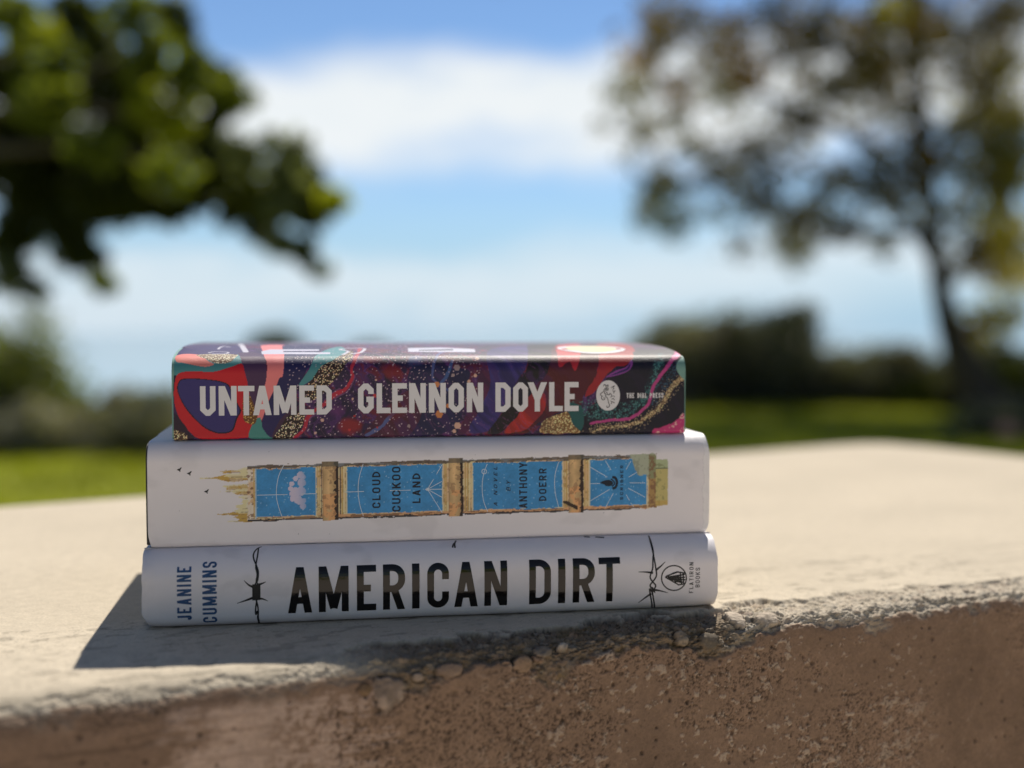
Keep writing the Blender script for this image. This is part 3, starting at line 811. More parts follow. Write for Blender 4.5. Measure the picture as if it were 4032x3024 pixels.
    em += strokes(b, C6, [[(1733, 392), (1830, 448)], [(1740, 384), (1825, 354)], [(1822, 354), (1872, 362)], [(1750, 394), (1872, 372)], [(1765, 402), (1874, 392)], [(1780, 412), (1876, 410)], [(1800, 424), (1868, 428)], [(1826, 448), (1874, 440)], [(1840, 360), (1850, 440)], [(1860, 362), (1866, 440)]], 0.6, False)
    em += turned(b, C6, 'FLATIRON', 1907, 1937, 507, 284, 0.15, 0.3, 4, 0.55, 0.28) + turned(b, C6, 'BOOKS', 1952, 1984, 466, 323, 0.15, 0.35, 4, 0.6, 0.26)
    lay(b, em, 'publisher_mark', M_INK_BLACK, root, 0.00005, 2.0)
    return b

# ---- middle book
def build_cloud(z0):
    b = Book(583, 2163, z0, 0.2372, 0.0436, 0.155, 0.0085, 0.0026, 0.0006)
    def deform(S, L_, bk):
        z = np.interp(L_, bk.l, bk.z) / bk.T
        e0 = np.exp(-S / 0.004); e1 = np.exp(-(bk.L - S) / 0.006)
        spine = (L_ > 0.0005) & (L_ < bk.l_top + 0.03)
        dx = np.where(spine, e0 * (0.0010 * (1 - sst(z, 0.0, 0.15))) - e1 * (0.0012 * (1 - sst(z, 0.0, 0.12)) + 0.0007 * sst(z, 0.8, 1.0)), 0)
        dn = np.where(spine, -e1 * 0.0008 * fbm(z * 8, S * 160, 304, 3) - e0 * 0.0003 + 0.00034 * (fbm(S * 30, L_ * 30, 305, 3) - 0.5), 0)
        dn = np.where((L_ < 0.003) | (L_ > bk.l_top - 0.003), np.minimum(dn, 0), dn)
        return dx, dn
    b.deform = deform
    root = b.empty('hardcover_book')
    tag(root, 'thick white hardcover book with a blue and gold antique spine drawing, middle of the stack', 'book', 'books stacked on the wall')
    # strip coordinates: u along (crop pixels), w across
    us = np.linspace(300, 3950, 40)
    top = lambda u: 350 - 0.0274 * (u - 800); bot = lambda u: 765 - 0.0318 * (u - 800)
    cv = lambda x, y: C3(x, y)
    tab = np.array([list(b.at(*cv(u, (top(u) + bot(u)) / 2))) + [b.at(*cv(u, top(u)))[1], b.at(*cv(u, bot(u)))[1]] for u in us])
    def paint(S, L_):
        C = np.tile(WHITE, (len(S), 1)); mm = 1000
        sm = sst(fbm(S * mm / 16, L_ * mm / 10, 311, 4), 0.60, 0.8) * 0.08
        C *= (1 - sm)[:, None]
        u = np.interp(S, tab[:, 0], us); tt = np.interp(u, us, tab[:, 2]); tb = np.interp(u, us, tab[:, 3])
        w = (L_ - tb) / (tt - tb)
        X, Y = S * mm, L_ * mm
        nA = fbm(X / 1.6, Y / 1.6, 321, 4, 0.6); nB = fbm(X / 5, Y / 5, 331, 4, 0.6); nC = fbm(X / 0.55, Y / 0.55, 341, 2); nS = fbm(X / 7.0, Y / 0.7, 351, 4, 0.6)
        uu = u + (nA - 0.5) * 26; ww = w + (nS - 0.5) * 0.055 + (nA - .5) * 0.03
        gold, pale, brown, dark, tan, green = ab(172, 140, 70), ab(196, 186, 145), ab(112, 80, 58), ab(42, 38, 40), ab(190, 160, 126), ab(135, 140, 100)
        blue = ab(52, 122, 172)
        # castle towers lying on their sides at the head
        for (ut, wc, hh, c) in ((448, 0.785, 0.010, pale), (530, 0.785, 0.022, gold), (590, 0.775, 0.060, gold), (612, 0.89, 0.030, gold), (720, 0.90, 0.06, pale), (640, 0.82, 0.05, pale),
                                (632, 0.63, 0.035, pale), (605, 0.545, 0.008, pale), (645, 0.60, 0.04, gold), (672, 0.54, 0.045, pale), (700, 0.50, 0.035, gold), (735, 0.44, 0.035, pale), (755, 0.36, 0.05, pale),
                                (572, 0.145, 0.010, gold), (640, 0.145, 0.028, gold), (705, 0.20, 0.05, pale), (708, 0.09, 0.05, gold), (720, 0.27, 0.06, pale), (652, 0.02, 0.010, pale), (735, 0.03, 0.04, gold)):
            f = np.clip((u - ut) / 60, 0, 1)
            put(C, ((u > ut + (nS - .5) * 60) & (u < 835) & (np.abs(w - wc) < hh * (0.35 + 0.65 * f) + (nA - 0.5) * 0.04 + (nS - 0.5) * 0.04)) * (0.70 + 0.30 * (nB > 0.48)), c)
            put(C, ((u > ut + 45) & (u < 835) & (np.abs(w - wc + hh * 0.6) < 0.008 + (nC - .5) * 0.02)) * 0.5, brown)
        body = (uu > 800) & (u < 3728) & (ww > 0.015) & (ww < 0.985)
        put(C, body, tan)
        put(C, (body & (nB > 0.52)) * 0.6, pale); put(C, (body & (nA > 0.60)) * 0.55, brown)
        put(C, (body & (u < 870) & (nB > 0.45)) * 0.8, ab(200, 190, 178)); put(C, (body & (u < 870) & (nA > 0.62)) * 0.8, brown)
        put(C, ((u > 845) & (u < 853) & (w > .05) & (w < .93)) * 0.8, gold); put(C, ((u > 859) & (u < 868) & (w > .05) & (w < .93)) * 0.8, ab(120, 165, 190))
        # blue panels
        mott = (0.80 + 0.42 * nB + 0.22 * (nC - 0.5))[:, None]
        pan = np.zeros(len(S), bool)
        for (a0, a1) in ((868, 1302), (1520, 2220), (2435, 3090), (3280, 3705)):
            pan |= (u > a0 + (nA - .5) * 6) & (u < a1 + (nA - .5) * 6) & (ww > 0.085) & (ww < 0.915)
        C[pan] = (blue * mott)[pan]
        st, sv = cells(X / 2.2, Y / 2.2, 361)
        put(C, (pan & (st < 0.075 * (0.4 + sv)) & (sv > 0.66)) * 0.6, ab(165, 195, 215))
        # double rules beside each raised band
        for (a0, c) in ((1298, pale), (1312, gold), (1326, gold), (1338, dark), (1474, dark), (1488, gold), (1502, pale), (1520, pale),
                        (2218, pale), (2234, gold), (2246, gold), (2382, gold), (2400, gold), (2412, pale), (2434, pale),
                        (3088, pale), (3102, gold), (3116, gold), (3250, gold), (3266, gold), (3284, pale), (3700, pale)):
            put(C, ((np.abs(u - a0) < 3.6 + 3 * (nA - .5)) & (w > 0.055) & (w < 0.94)) * 0.85, c)
        # frayed long edges
        put(C, ((ww > 0.925) & (ww < 0.985) & (u > 800) & (u < 3680)) * 0.85, dark * 1.6)
        put(C, ((ww > 0.93) & (ww < 0.985) & (nS > 0.52) & (u > 800) & (u < 3680)) * 0.8, ab(110, 115, 120))
        put(C, ((ww > 0.012) & (ww < 0.075) & (u > 1450) & (u < 3700)) * 0.85, ab(190, 140, 100))
        put(C, ((ww > 0.012) & (ww < 0.075) & (nS > 0.5) & (u > 800) & (u < 3700)) * 0.85, brown)
        put(C, (ww > 0.005) & (ww < 0.03) & (u > 800) & (u < 3650), dark * 1.4)
        # raised bands
        for (a0, a1) in ((1345, 1462), (2262, 2366), (3132, 3240)):
            m = (u > a0 + (nA - .5) * 8) & (u < a1 + (nA - .5) * 8) & (w > -0.02) & (w < 1.02)
            g = np.clip((u - a0) / (a1 - a0), 0, 1)
            base = ab(184, 152, 108)[None] * ((0.70 + 0.6 * nB) * (0.62 + 0.50 * np.clip(1 - np.abs(g - 0.38) * 1.7, 0, 1)))[:, None]
            C[m] = base[m]
            put(C, (m & (w < 0.45) & (nB > 0.45)) * 0.6, ab(200, 140, 90)); put(C, (m & (nA > 0.60) & (nB > .45)) * 0.55, brown)
            put(C, m & (g > 0.78 + (nA - .5) * 0.35), ab(44, 30, 26)); put(C, (m & (w > 0.93)) * 0.8, ab(80, 76, 66)); put(C, (m & (g < 0.06)) * 0.6, brown)
        put(C, (u > 3090) & (u < 3200) & (w > 0.03) & (w < 0.20) & (np.abs(w - 0.19 + (u - 3100) * 0.0013) < 0.035 + (nA - .5) * 0.03), ab(45, 32, 26))
        # torn foot with the pages showing
        pts = np.array([(3575, 1.0), (3755, 1.0), (3745, 0.55), (3690, 0.62), (3645, 0.60), (3610, 0.78)]); 
        m = inside(uu, ww, pts); put(C, m, ab(148, 152, 132)); put(C, (m & (nA > .58)) * .5, ab(105, 108, 96))
        m = (u > 3715) & (u < 3770 + (nA - .5) * 10) & (ww > 0.03) & (ww < 0.985)
        put(C, m, ab(150, 120, 75)); put(C, (m & (w > .55)) * .8, ab(115, 125, 95)); put(C, (m & (nA > 0.52)) * .8, brown)
        m = (u > 3765) & (u < 3852 + (nA - .5) * 12) & (ww > 0.055) & (ww < 0.90)
        put(C, m, ab(168, 156, 100)); put(C, (m & (w > .72)), ab(150, 158, 122)); put(C, (m & (np.abs(w - .73) < .012)) * .8, ab(70, 80, 60))
        put(C, (m & (nA > .57) & (u < 3830)) * .55, ab(95, 95, 60)); put(C, (m & (w < .15)) * .5, ab(175, 135, 60))
        # little cloud
        cl = np.array([b.at(*C3(x, y)) for x, y in ((1185, 425), (1150, 450), (1122, 488), (1115, 525), (1122, 560), (1130, 595), (1165, 600), (1190, 540), (1195, 480), (1180, 620), (1205, 650), (1150, 545), (1205, 440), (1208, 610))])
        rad = (26, 20, 18, 20, 18, 22, 30, 34, 30, 22, 24, 34, 18, 20)
        m = np.zeros(len(S), bool)
        for c, r in zip(cl, rad): m |= np.hypot(S - c[0], L_ - c[1]) < r / 1.8433 * 0.000105 * (1 + 0.3 * (nA - 0.5))
        sh = np.clip((np.interp(S, tab[:, 0], us) - 1110) / 110, 0, 1)
        put(C, m * (1 - 0.55 * sh ** 2), ab(182, 172, 190))
        wr = (b.L - S) * 1000 - 1.0 - 1.6 * (nB - 0.4) * 2; put(C, ((wr < 0.9) & (wr > -1.5)) * 0.5, np.array([0.86, 0.84, 0.83])); put(C, (np.abs(wr - 1.1) < 0.16) * 0.22, np.array([0.40, 0.38, 0.38]))
        # a few specks on the paper
        sd, sv2 = cells(X / 14, Y / 14, 371); put(C, ((sd < 0.012) & (sv2 > 0.75)) * 0.7, ab(80, 80, 90))
        return C
    b.jacket(root, M_JACKET_CLOUD, 0.00026, 0.00026, b.l_top + 0.012, paint)
    b.case(root, M_BOARD_DARK, 0.0007, -0.0012, 0.0012); b.pages(root)
    T = turned(b, C3, 'CLOUD', 1706, 1766, 664, 400, 0.17, 0.42, 6, 0.62, 0.26) + turned(b, C3, 'CUCKOO', 1850, 1912, 690, 365, 0.17, 0.42, 6, 0.62, 0.22) + turned(b, C3, 'LAND', 1998, 2056, 628, 412, 0.17, 0.42, 6, 0.62, 0.26)
    lay(b, T, 'title_lettering', M_INK_NAVY, root)
    T = turned(b, C4, 'ANTHONY', 745, 803, 665, 334, 0.17, 0.42, 6, 0.62, 0.22) + turned(b, C4, 'DOERR', 888, 943, 612, 376, 0.17, 0.42, 6, 0.62, 0.24)
    T += turned(b, C4, 'A NOVEL', 560, 586, 650, 365, 0.17, 0.4, 5, 0.75, 0.55, 0.22) + turned(b, C4, 'BY', 652, 681, 542, 468, 0.17, 0.4, 5, 0.75, 0.6, 0.22)
    lay(b, T, 'author_lettering', M_INK_NAVY, root)
    P = turned(b, C4, 'SCRIBNER', 1478, 1500, 604, 355, 0.17, 0.3, 4, 0.62, 0.42)
    P += strokes(b, C4, [[(1424, 441), (1443, 446), (1455, 478), (1446, 512), (1426, 521)]], 1.1) + strokes(b, C4, [[(1412, 455), (1432, 470), (1436, 490), (1420, 505)]], 0.6)
    P += fill(b, C4, [(1330, 483), (1345, 472), (1372, 462), (1400, 460), (1422, 470), (1428, 485), (1418, 500), (1398, 507), (1372, 503), (1364, 494)])
    lay(b, P, 'publisher_mark', M_INK_NAVY, root)
    star = [strokes(b, C3, [[(1065, 352), (1028, 430), (1012, 520), (1012, 590), (1028, 660), (1052, 728)], [(872, 571), (1090, 566)], [(1190, 563), (1300, 559)]], 0.24)]
    star.append(strokes(b, C3, [[(1640, 345), (1612, 440), (1604, 540), (1616, 640), (1642, 722)], [(1508, 548), (1645, 544)], [(1835, 538), (1985, 534)], [(2090, 530), (2210, 526)]], 0.24)
                + strokes(b, C4, [[(80, 528), (190, 528)], [(80, 528), (185, 350)], [(80, 528), (185, 470)], [(80, 528), (188, 588)], [(80, 528), (186, 698)]], 0.24)
                + strokes(b, C4, [[(80 + 12 * math.cos(t), 528 + 12 * math.sin(t)), (80 - 12 * math.cos(t), 528 - 12 * math.sin(t))] for t in (0.3, 1.3, 2.3)], 0.3, False))
    star.append(strokes(b, C4, [[(1032, 330), (1008, 410), (1002, 490), (1010, 570), (1034, 665)]], 0.24))
    star.append(strokes(b, C4, [[(512, 346), (486, 420), (476, 510), (486, 610), (516, 690)]], 0.24)
                + strokes(b, C4, [[(491 + 17 * math.cos(t), 399 + 17 * math.sin(t)) for t in np.linspace(0, 2 * math.pi, 17)]], 0.25))
    star.append(strokes(b, C4, [[(1256, 364), (1385, 440)], [(1262, 612), (1400, 530)], [(1372, 322), (1412, 388)], [(1258, 488), (1330, 486)], [(1520, 385), (1556, 324)], [(1540, 440), (1600, 405)],
                                [(1548, 481), (1660, 482)], [(1536, 520), (1656, 584)], [(1370, 662), (1428, 558)], [(1522, 568), (1545, 608)], [(1556, 628), (1576, 656)]], 0.24))
    for Lw in star: lay(b, Lw, 'star_chart_drawing', M_INK_LINE, root, 0.00003)
    B = []
    for (x, y) in ((305, 385), (378, 412), (503, 543)):
        B += fill(b, C3, [(x - 18, y + 2), (x - 4, y - 6), (x + 6, y - 3), (x + 4, y + 10), (x - 6, y + 8)]) + fill(b, C3, [(x - 2, y - 4), (x + 14, y - 17), (x + 18, y - 14), (x + 10, y + 2)]) + fill(b, C3, [(x - 2, y + 2), (x + 6, y), (x + 10, y + 14), (x + 4, y + 18)])
    lay(b, B, 'bird_print', M_INK_BLACK, root)
    return b

# ---- top book
def build_untamed(z0):
    b = Book(684, 1735, z0, 0.2172, 0.0346, 0.146, 0.0072, 0.0016, 0.0, 0.0042)
    def deform(S, L_, bk):
        e0 = np.exp(-S / 0.003); e1 = np.exp(-(bk.L - S) / 0.004)
        spine = (L_ > 0.002) & (L_ < bk.l_top + 0.03)
        t = (L_ - 0.03) / 0.006
        dn = np.where(spine, 0.00012 * (fbm(S * 40, L_ * 40, 405, 3) - 0.5) - 0.0004 * e0 - 0.0012 * e1 * np.exp(-t * t), 0)
        dx = np.where(spine, 0.0004 * e0 * sst(L_, 0.02, 0.03), 0)
        return dx, dn
    b.deform = deform
    root = b.empty('hardcover_book')
    tag(root, 'dark marbled hardcover book with silver title Untamed, topmost in the stack', 'book', 'books stacked on the wall')
    P1 = lambda pts: np.array([b.at(*C1(*p)) for p in pts]) * 1000
    P2 = lambda pts: np.array([b.at(*C2(*p)) for p in pts]) * 1000
    def paint(S, L_):
        ab = lambda r, g, b_, k=1.22: np.clip(lin(r, g, b_) * k, 0.002, 0.80)
        X, Y = S * 1000, L_ * 1000
        n1 = fbm(X / 16, Y / 14, 411, 4); n2 = fbm(X / 5, Y / 5, 421, 4); n3 = fbm(X / 1.3, Y / 1.3, 431, 3, 0.6); n4 = fbm(X / 0.6, Y / 0.6, 435, 2)
        sw = fbm(X / 9 + 2.5 * n1 + Y / 22, Y / 26 + 2.5 * n2, 441, 4)
        C = np.tile(ab(34, 24, 48), (len(S), 1))
        navy, maroon, plum, red, dkred = ab(24, 24, 56), ab(92, 26, 36), ab(70, 34, 86), ab(168, 36, 42), ab(60, 22, 30)
        put(C, sst(sw, 0.40, 0.52), plum); put(C, sst(sw, 0.52, 0.60) * 0.9, maroon); put(C, sst(sw, 0.62, 0.70) * 0.9, navy)
        band = np.abs(np.mod(sw * 7, 1) - 0.5); put(C, (1 - sst(band, 0.0, 0.07)) * 0.5, ab(110, 75, 120))
        xw = X + (n2 - 0.5) * 1.4; yw = Y + (fbm(X / 5 + 9, Y / 5, 451, 4) - 0.5) * 1.4
        def glit(m, base, spark, dens=0.5, sc=0.62, edge=None):
            put(C, m, base)
            d_, v_ = cells(X / sc, Y / sc, 461)
            put(C, m * ((d_ < 0.42) & (v_ > 1 - dens)) * 0.95, spark); put(C, m * ((d_ < 0.40) & (v_ > 1 - dens * 0.4)) * 0.95, np.clip(spark * 1.5, 0, .85))
        def shape(pts, c, cvt=P1, wob=True, soft=8):
            m = inside(xw if wob else X, yw if wob else Y, smooth_poly(cvt(pts), soft)); put(C, m, c); return m
        # right of the centre: diagonal flows
        shape([(-60, 320), (120, 280), (280, 300), (420, 330), (380, 560), (330, 740), (150, 830), (-80, 830)], ab(30, 28, 62), P2)
        shape([(-180, 560), (-40, 470), (40, 620), (-60, 830), (-400, 840), (-330, 700)], ab(72, 30, 50), P2)
        shape([(600, 150), (880, 120), (895, 180), (850, 320), (790, 420), (730, 560), (640, 700), (560, 800), (420, 815), (440, 720), (540, 560), (580, 380), (560, 240)], ab(50, 40, 98), P2)
        shape([(520, 280), (580, 380), (540, 560), (440, 720), (380, 820), (320, 820), (380, 700), (470, 480)], ab(72, 26, 58), P2)
        shape([(895, 110), (1130, 100), (1090, 220), (1000, 330), (940, 420), (900, 540), (800, 680), (660, 810), (560, 815), (660, 680), (760, 530), (830, 380), (880, 240)], ab(26, 20, 24), P2)
        shape([(1110, 130), (1450, 110), (1440, 260), (1420, 380), (1330, 500), (1280, 600), (1120, 650), (960, 740), (860, 815), (690, 815), (800, 690), (900, 560), (960, 430), (1050, 300)], ab(74, 22, 26), P2)
        shape([(1120, 120), (1280, 110), (1290, 240), (1210, 250), (1120, 230)], red, P2)
        shape([(1440, 110), (1600, 105), (1740, 190), (1560, 300), (1490, 380), (1400, 500), (1330, 520), (1400, 380), (1445, 250)], ab(142, 32, 36), P2)
        shape([(900, 520), (1000, 500), (1020, 600), (960, 700), (860, 790), (740, 815), (700, 800), (790, 690)], ab(150, 38, 34), P2)
        m = shape([(1560, 330), (1700, 240), (1760, 160), (2150, 150), (2160, 420), (2140, 830), (1300, 830), (1320, 700), (1420, 560), (1500, 400)], ab(18, 16, 30), P2)
        shape([(1500, 372), (1580, 320), (1660, 290), (1700, 235), (1712, 270), (1680, 320), (1600, 355)], ab(120, 55, 130), P2, False)
        shape([(1530, 362), (1600, 328), (1665, 300), (1690, 265), (1690, 290), (1660, 322)], ab(40, 22, 80), P2, False)
        # teal sparkle veil
        d_, p_ = dist_line(X, Y, smooth_poly(P2([(1930, 190), (1900, 330), (1850, 480), (1760, 600), (1600, 650), (1400, 640), (1260, 640)]), 6, False))
        veil = np.clip(1 - d_ / (2.4 + 3.6 * p_), 0, 1) * sst(n3, 0.30, 0.62); put(C, veil * 0.55, ab(35, 85, 92))
        gd, gv = cells(X / 0.55, Y / 0.55, 471); put(C, ((gd < 0.40) & (gv < veil * 0.8)) * 0.75, ab(90, 150, 145))
        d2, p2 = dist_line(X, Y, smooth_poly(P2([(2060, 300), (1990, 450), (1900, 560)]), 6, False)); v2 = np.clip(1 - d2 / 5, 0, 1); put(C, ((gd < 0.38) & (gv < v2 * 0.55)) * 0.7, ab(60, 105, 130))
        shape([(1200, 570), (1300, 600), (1330, 700), (1300, 800), (1240, 740), (1210, 660)], ab(30, 78, 78), P2)
        # pink vein, golden vein
        for line_, w0, w1, c in (([(2060, 150), (2045, 200), (1975, 300), (1900, 400), (1870, 480), (1830, 590), (1740, 670), (1640, 705), (1500, 715), (1380, 745)], 0.9, 0.45, ab(168, 58, 118)),
                                 ([(2075, 165), (2065, 200), (2040, 220)], 1.1, 0.9, ab(225, 110, 150))):
            d_, p_ = dist_line(xw, yw, smooth_poly(P2(line_), 6, False)); put(C, d_ < (w0 + (w1 - w0) * p_) * (0.8 + 0.5 * n2), c)
        d_, p_ = dist_line(xw, yw, smooth_poly(P2([(2150, 360), (2090, 400), (2010, 470), (1960, 560), (1890, 640), (1760, 720), (1600, 760), (1480, 770), (1400, 810)]), 6, False))
        gm = d_ < (1.35 - 0.95 * p_) * (0.5 + n3); glit(gm, ab(92, 72, 50), ab(205, 175, 130), 0.55)
        put(C, ((gd < 0.35) & (gv < 0.5 * np.exp(-(d_ / 2.2) ** 2))) * 0.8, ab(190, 165, 130))
        m = inside(xw, yw, smooth_poly(P2([(985, 765), (1030, 700), (1120, 665), (1190, 640), (1215, 690), (1240, 750), (1290, 790), (1270, 815), (1000, 815)]), 8)); glit(m, ab(120, 88, 52), ab(215, 180, 130), 0.55)
        m = inside(xw, yw, smooth_poly(P2([(1870, 805), (1930, 770), (2020, 740), (2070, 705), (2140, 700), (2140, 830), (1880, 830)]), 8)); put(C, m, ab(178, 50, 105)); 
        put(C, m & (n3 > .62) , ab(215, 170, 160))
        # fine flowing veins through everything so far
        fx = X * 0.80 + Y * 0.60 + 5.0 * (n1 - 0.5) + 2.2 * (n2 - 0.5); fy = Y * 0.80 - X * 0.60
        ve = fbm(fx / 1.5, fy / 16, 491, 4, 0.6); vs_ = fbm(fx / 4.5, fy / 26, 495, 4, 0.55)
        vk = 1 - 0.85 * sst(X, 148, 168)
        C[:] = C * (1 + vk * (0.80 * ve - 0.38))[:, None]
        put(C, sst(vs_, 0.56, 0.64) * 0.45 * vk, ab(64, 34, 84)); put(C, sst(vs_, 0.30, 0.38) * 0.0 + (1 - sst(vs_, 0.36, 0.44)) * 0.40 * vk, ab(22, 20, 50))
        put(C, (np.abs(vs_ - 0.505) < 0.006) * 0.35 * vk, ab(120, 70, 110))
        # centre: blue threads, red clouds, confetti
        for line_, w0, c in (([(1680, 330), (1560, 520), (1470, 700), (1420, 830)], 0.0, navy), ([(2250, 150), (2140, 300), (2170, 420), (2260, 470)], 0.7, ab(70, 80, 130)), ([(1840, 640), (1760, 730), (1690, 790), (1610, 835)], 0.9, ab(76, 90, 138)),
                             ([(2290, 250), (2250, 360), (2200, 420)], 0.8, ab(58, 82, 130))):
            if w0 == 0: continue
            d_, p_ = dist_line(xw, yw, smooth_poly(P1(line_), 6, False)); put(C, (d_ < w0 * (0.4 + n2)) * 0.85, c)
        for (x, y, rx, ry, c, s_) in ((1800, 320, 110, 90, ab(112, 26, 30), 0.8), (1480, 760, 130, 80, ab(135, 34, 34), 0.8), (1860, 640, 140, 90, ab(96, 26, 32), 0.7), (1640, 230, 110, 60, ab(120, 34, 60), 0.7), (1380, 640, 90, 60, ab(88, 40, 92), 0.7), (2000, 230, 90, 80, ab(60, 74, 130), 0.6)):
            c0 = P1([(x, y)])[0]; e = np.hypot((X - c0[0]) / (rx / 2.011 * 0.106), (Y - c0[1]) / (ry / 2.011 * 0.106)); put(C, (1 - sst(e + (n2 - .5) * 1.0, 0.3, 1.0)) * s_, c)
        d_, p_ = dist_line(xw, yw, smooth_poly(P1([(1570, 140), (1535, 210), (1490, 300), (1502, 380), (1460, 450), (1380, 510), (1290, 575), (1190, 650), (1140, 720), (1120, 780), (1040, 850)]), 6, False))
        put(C, (d_ < 0.75 * (0.5 + n2)), ab(160, 36, 56)); put(C, ((d_ > 0.9) & (d_ < 1.5) & (n2 > .5)) * 0.6, ab(120, 70, 110))
        # left: flat flowing shapes
        shape([(60, 150), (600, 150), (640, 260), (420, 340), (100, 360), (60, 300)], ab(66, 122, 126), P1)
        shape([(100, 120), (600, 120), (600, 190), (100, 186)], ab(58, 46, 88), P1, False)
        shape([(96, 196), (180, 186), (290, 195), (350, 235), (405, 270), (340, 290), (240, 275), (150, 255), (100, 240)], ab(228, 122, 112), P1, False)
        m = inside(xw, yw, smooth_poly(P1([(270, 194), (430, 188), (585, 194), (560, 240), (470, 262), (400, 262), (350, 235), (300, 215)]), 8)); glit(m, ab(105, 78, 60), ab(225, 195, 160), 0.6)
        shape([(600, 180), (700, 175), (790, 195), (816, 260), (826, 380), (820, 450), (790, 560), (740, 640), (690, 600), (672, 420), (630, 270)], ab(66, 40, 72), P1, False)
        shape([(95, 400), (130, 340), (250, 325), (400, 330), (540, 292), (625, 266), (650, 330), (675, 430), (690, 560), (650, 610), (700, 700), (712, 790), (690, 845), (500, 862), (300, 860), (210, 800), (130, 690), (92, 560)], ab(176, 24, 34), P1, False)
        shape([(88, 700), (140, 720), (200, 800), (240, 870), (90, 880)], ab(40, 24, 40), P1)
        m = inside(xw, yw, smooth_poly(P1([(86, 800), (130, 800), (190, 850), (190, 880), (86, 880)]), 8)); glit(m, ab(70, 50, 40), ab(220, 185, 140), 0.5)
        shape([(116, 475), (125, 410), (165, 384), (300, 384), (460, 404), (530, 440), (560, 520), (600, 590), (622, 640), (592, 700), (560, 790), (500, 818), (420, 814), (330, 772), (240, 690), (160, 585)], ab(16, 12, 30), P1, False)
        shape([(122, 475), (131, 414), (170, 391), (300, 391), (456, 411), (522, 445), (552, 520), (590, 590), (610, 640), (582, 698), (552, 782), (498, 809), (422, 805), (334, 764), (246, 684), (167, 582)], ab(50, 42, 98), P1, False)
        shape([(790, 120), (968, 120), (962, 250), (920, 390), (882, 480), (840, 560), (806, 660), (776, 725), (750, 690), (762, 600), (800, 470), (822, 380), (826, 260), (800, 190)], ab(222, 116, 116), P1, False)
        shape([(968, 120), (1260, 120), (1205, 240), (1150, 300), (1080, 430), (990, 520), (900, 600), (860, 660), (806, 730), (800, 690), (842, 560), (922, 390), (964, 250)], ab(32, 28, 72), P1, False)
        shape([(1240, 185), (1400, 130), (1450, 170), (1390, 230), (1290, 300), (1190, 385), (1100, 445), (1080, 430), (1120, 370), (1180, 270)], ab(66, 124, 128), P1, False)
        m = inside(xw, yw, smooth_poly(P1([(1190, 385), (1260, 290), (1400, 205), (1490, 160), (1510, 205), (1450, 270), (1400, 350), (1330, 430), (1240, 520), (1150, 560), (1090, 560), (1130, 470)]), 8)); glit(m, ab(44, 28, 26), ab(215, 175, 140), 0.42)
        shape([(690, 855), (715, 740), (770, 690), (795, 760), (870, 860)], ab(66, 124, 118), P1, False)
        shape([(790, 770), (800, 700), (870, 620), (1010, 550), (985, 650), (930, 720), (880, 800), (858, 850)], ab(38, 30, 76), P1, False)
        shape([(866, 860), (900, 760), (980, 660), (1090, 590), (1110, 640), (980, 860)], ab(58, 34, 58), P1)
        m = inside(xw, yw, smooth_poly(P1([(870, 860), (930, 780), (985, 690), (1060, 640), (1125, 670), (1115, 740), (1060, 810), (990, 860)]), 8)); glit(m, ab(40, 26, 26), ab(220, 185, 150), 0.40)
        m = inside(xw, yw, smooth_poly(P1([(640, 540), (690, 510), (730, 600), (765, 660), (740, 735), (690, 742), (640, 690)]), 8)); glit(m, ab(98, 62, 32), ab(190, 150, 80), 0.35)
        # confetti and sparkle
        for (cc_, x, y, r, c) in [(C2, 320, 295, 28, 0), (C2, 480, 225, 18, 1), (C2, 465, 360, 16, 1), (C2, 180, 665, 32, 2), (C2, 325, 755, 30, 1), (C2, 290, 355, 15, 0), (C2, 250, 600, 20, 2), (C2, 160, 430, 26, 2), (C2, 415, 405, 14, 1), (C2, 300, 800, 16, 1),
                                 (C1, 1265, 712, 15, 1), (C1, 1520, 680, 11, 3), (C1, 1210, 815, 11, 1), (C1, 1690, 395, 9, 1), (C1, 1680, 520, 16, 3), (C1, 1505, 545, 10, 1), (C1, 1480, 790, 12, 3), (C1, 1700, 770, 9, 3), (C1, 1950, 760, 14, 0), (C1, 1640, 590, 8, 1)]:
            c0 = b.at(*cc_(x, y)) * 1000; rr = r / 2.011 * 0.104
            dx_, dy_ = np.abs(X - c0[0]), np.abs(Y - c0[1]); hx = np.maximum(dx_ * 0.866 + dy_ * 0.5, dy_)
            put(C, (hx < rr * 0.88) * 0.9, [ab(150, 130, 130), ab(200, 160, 140), ab(190, 120, 70), ab(175, 50, 50)][c])
        zone = sst(X, 42, 52) * (1 - sst(X, 118, 132)); sd, sv = cells(X / 1.5, Y / 1.5, 481)
        put(C, ((sd < 0.06 + 0.12 * sv) & (sv > 0.62) & (zone > rng.rand(1)[0] * 0 + 0.3)) * 0.8, ab(190, 165, 175))
        # the front cover seen at a glance along the top: pale capitals, script
        for pts in ([(786, 190), (782, 168), (850, 152), (1240, 152), (1240, 164), (950, 166), (960, 175), (1330, 176), (1330, 190)], [(1945, 172), (1942, 142), (2200, 138), (2470, 150), (2478, 174)], ):
            m = inside(X, Y, P1(pts)); put(C, m, ab(178, 176, 190))
        put(C, inside(X, Y, P1([(2030, 157), (2300, 150), (2300, 160), (2030, 164)])), ab(28, 26, 50))
        for ln_, w_ in (([(1432, 192), (1470, 168), (1405, 152), (1520, 142), (1600, 146), (1570, 176), (1500, 186)], 0.7), ([(366, 178), (420, 170), (515, 174), (500, 186), (400, 188)], 0.45), ([(440, 150), (480, 128), (530, 135)], 0.5), ([(615, 112), (640, 140), (660, 172)], 1.2)):
            d_, p_ = dist_line(X, Y, smooth_poly(P1(ln_), 6, False)); put(C, d_ < w_, ab(180, 176, 186))
        return C
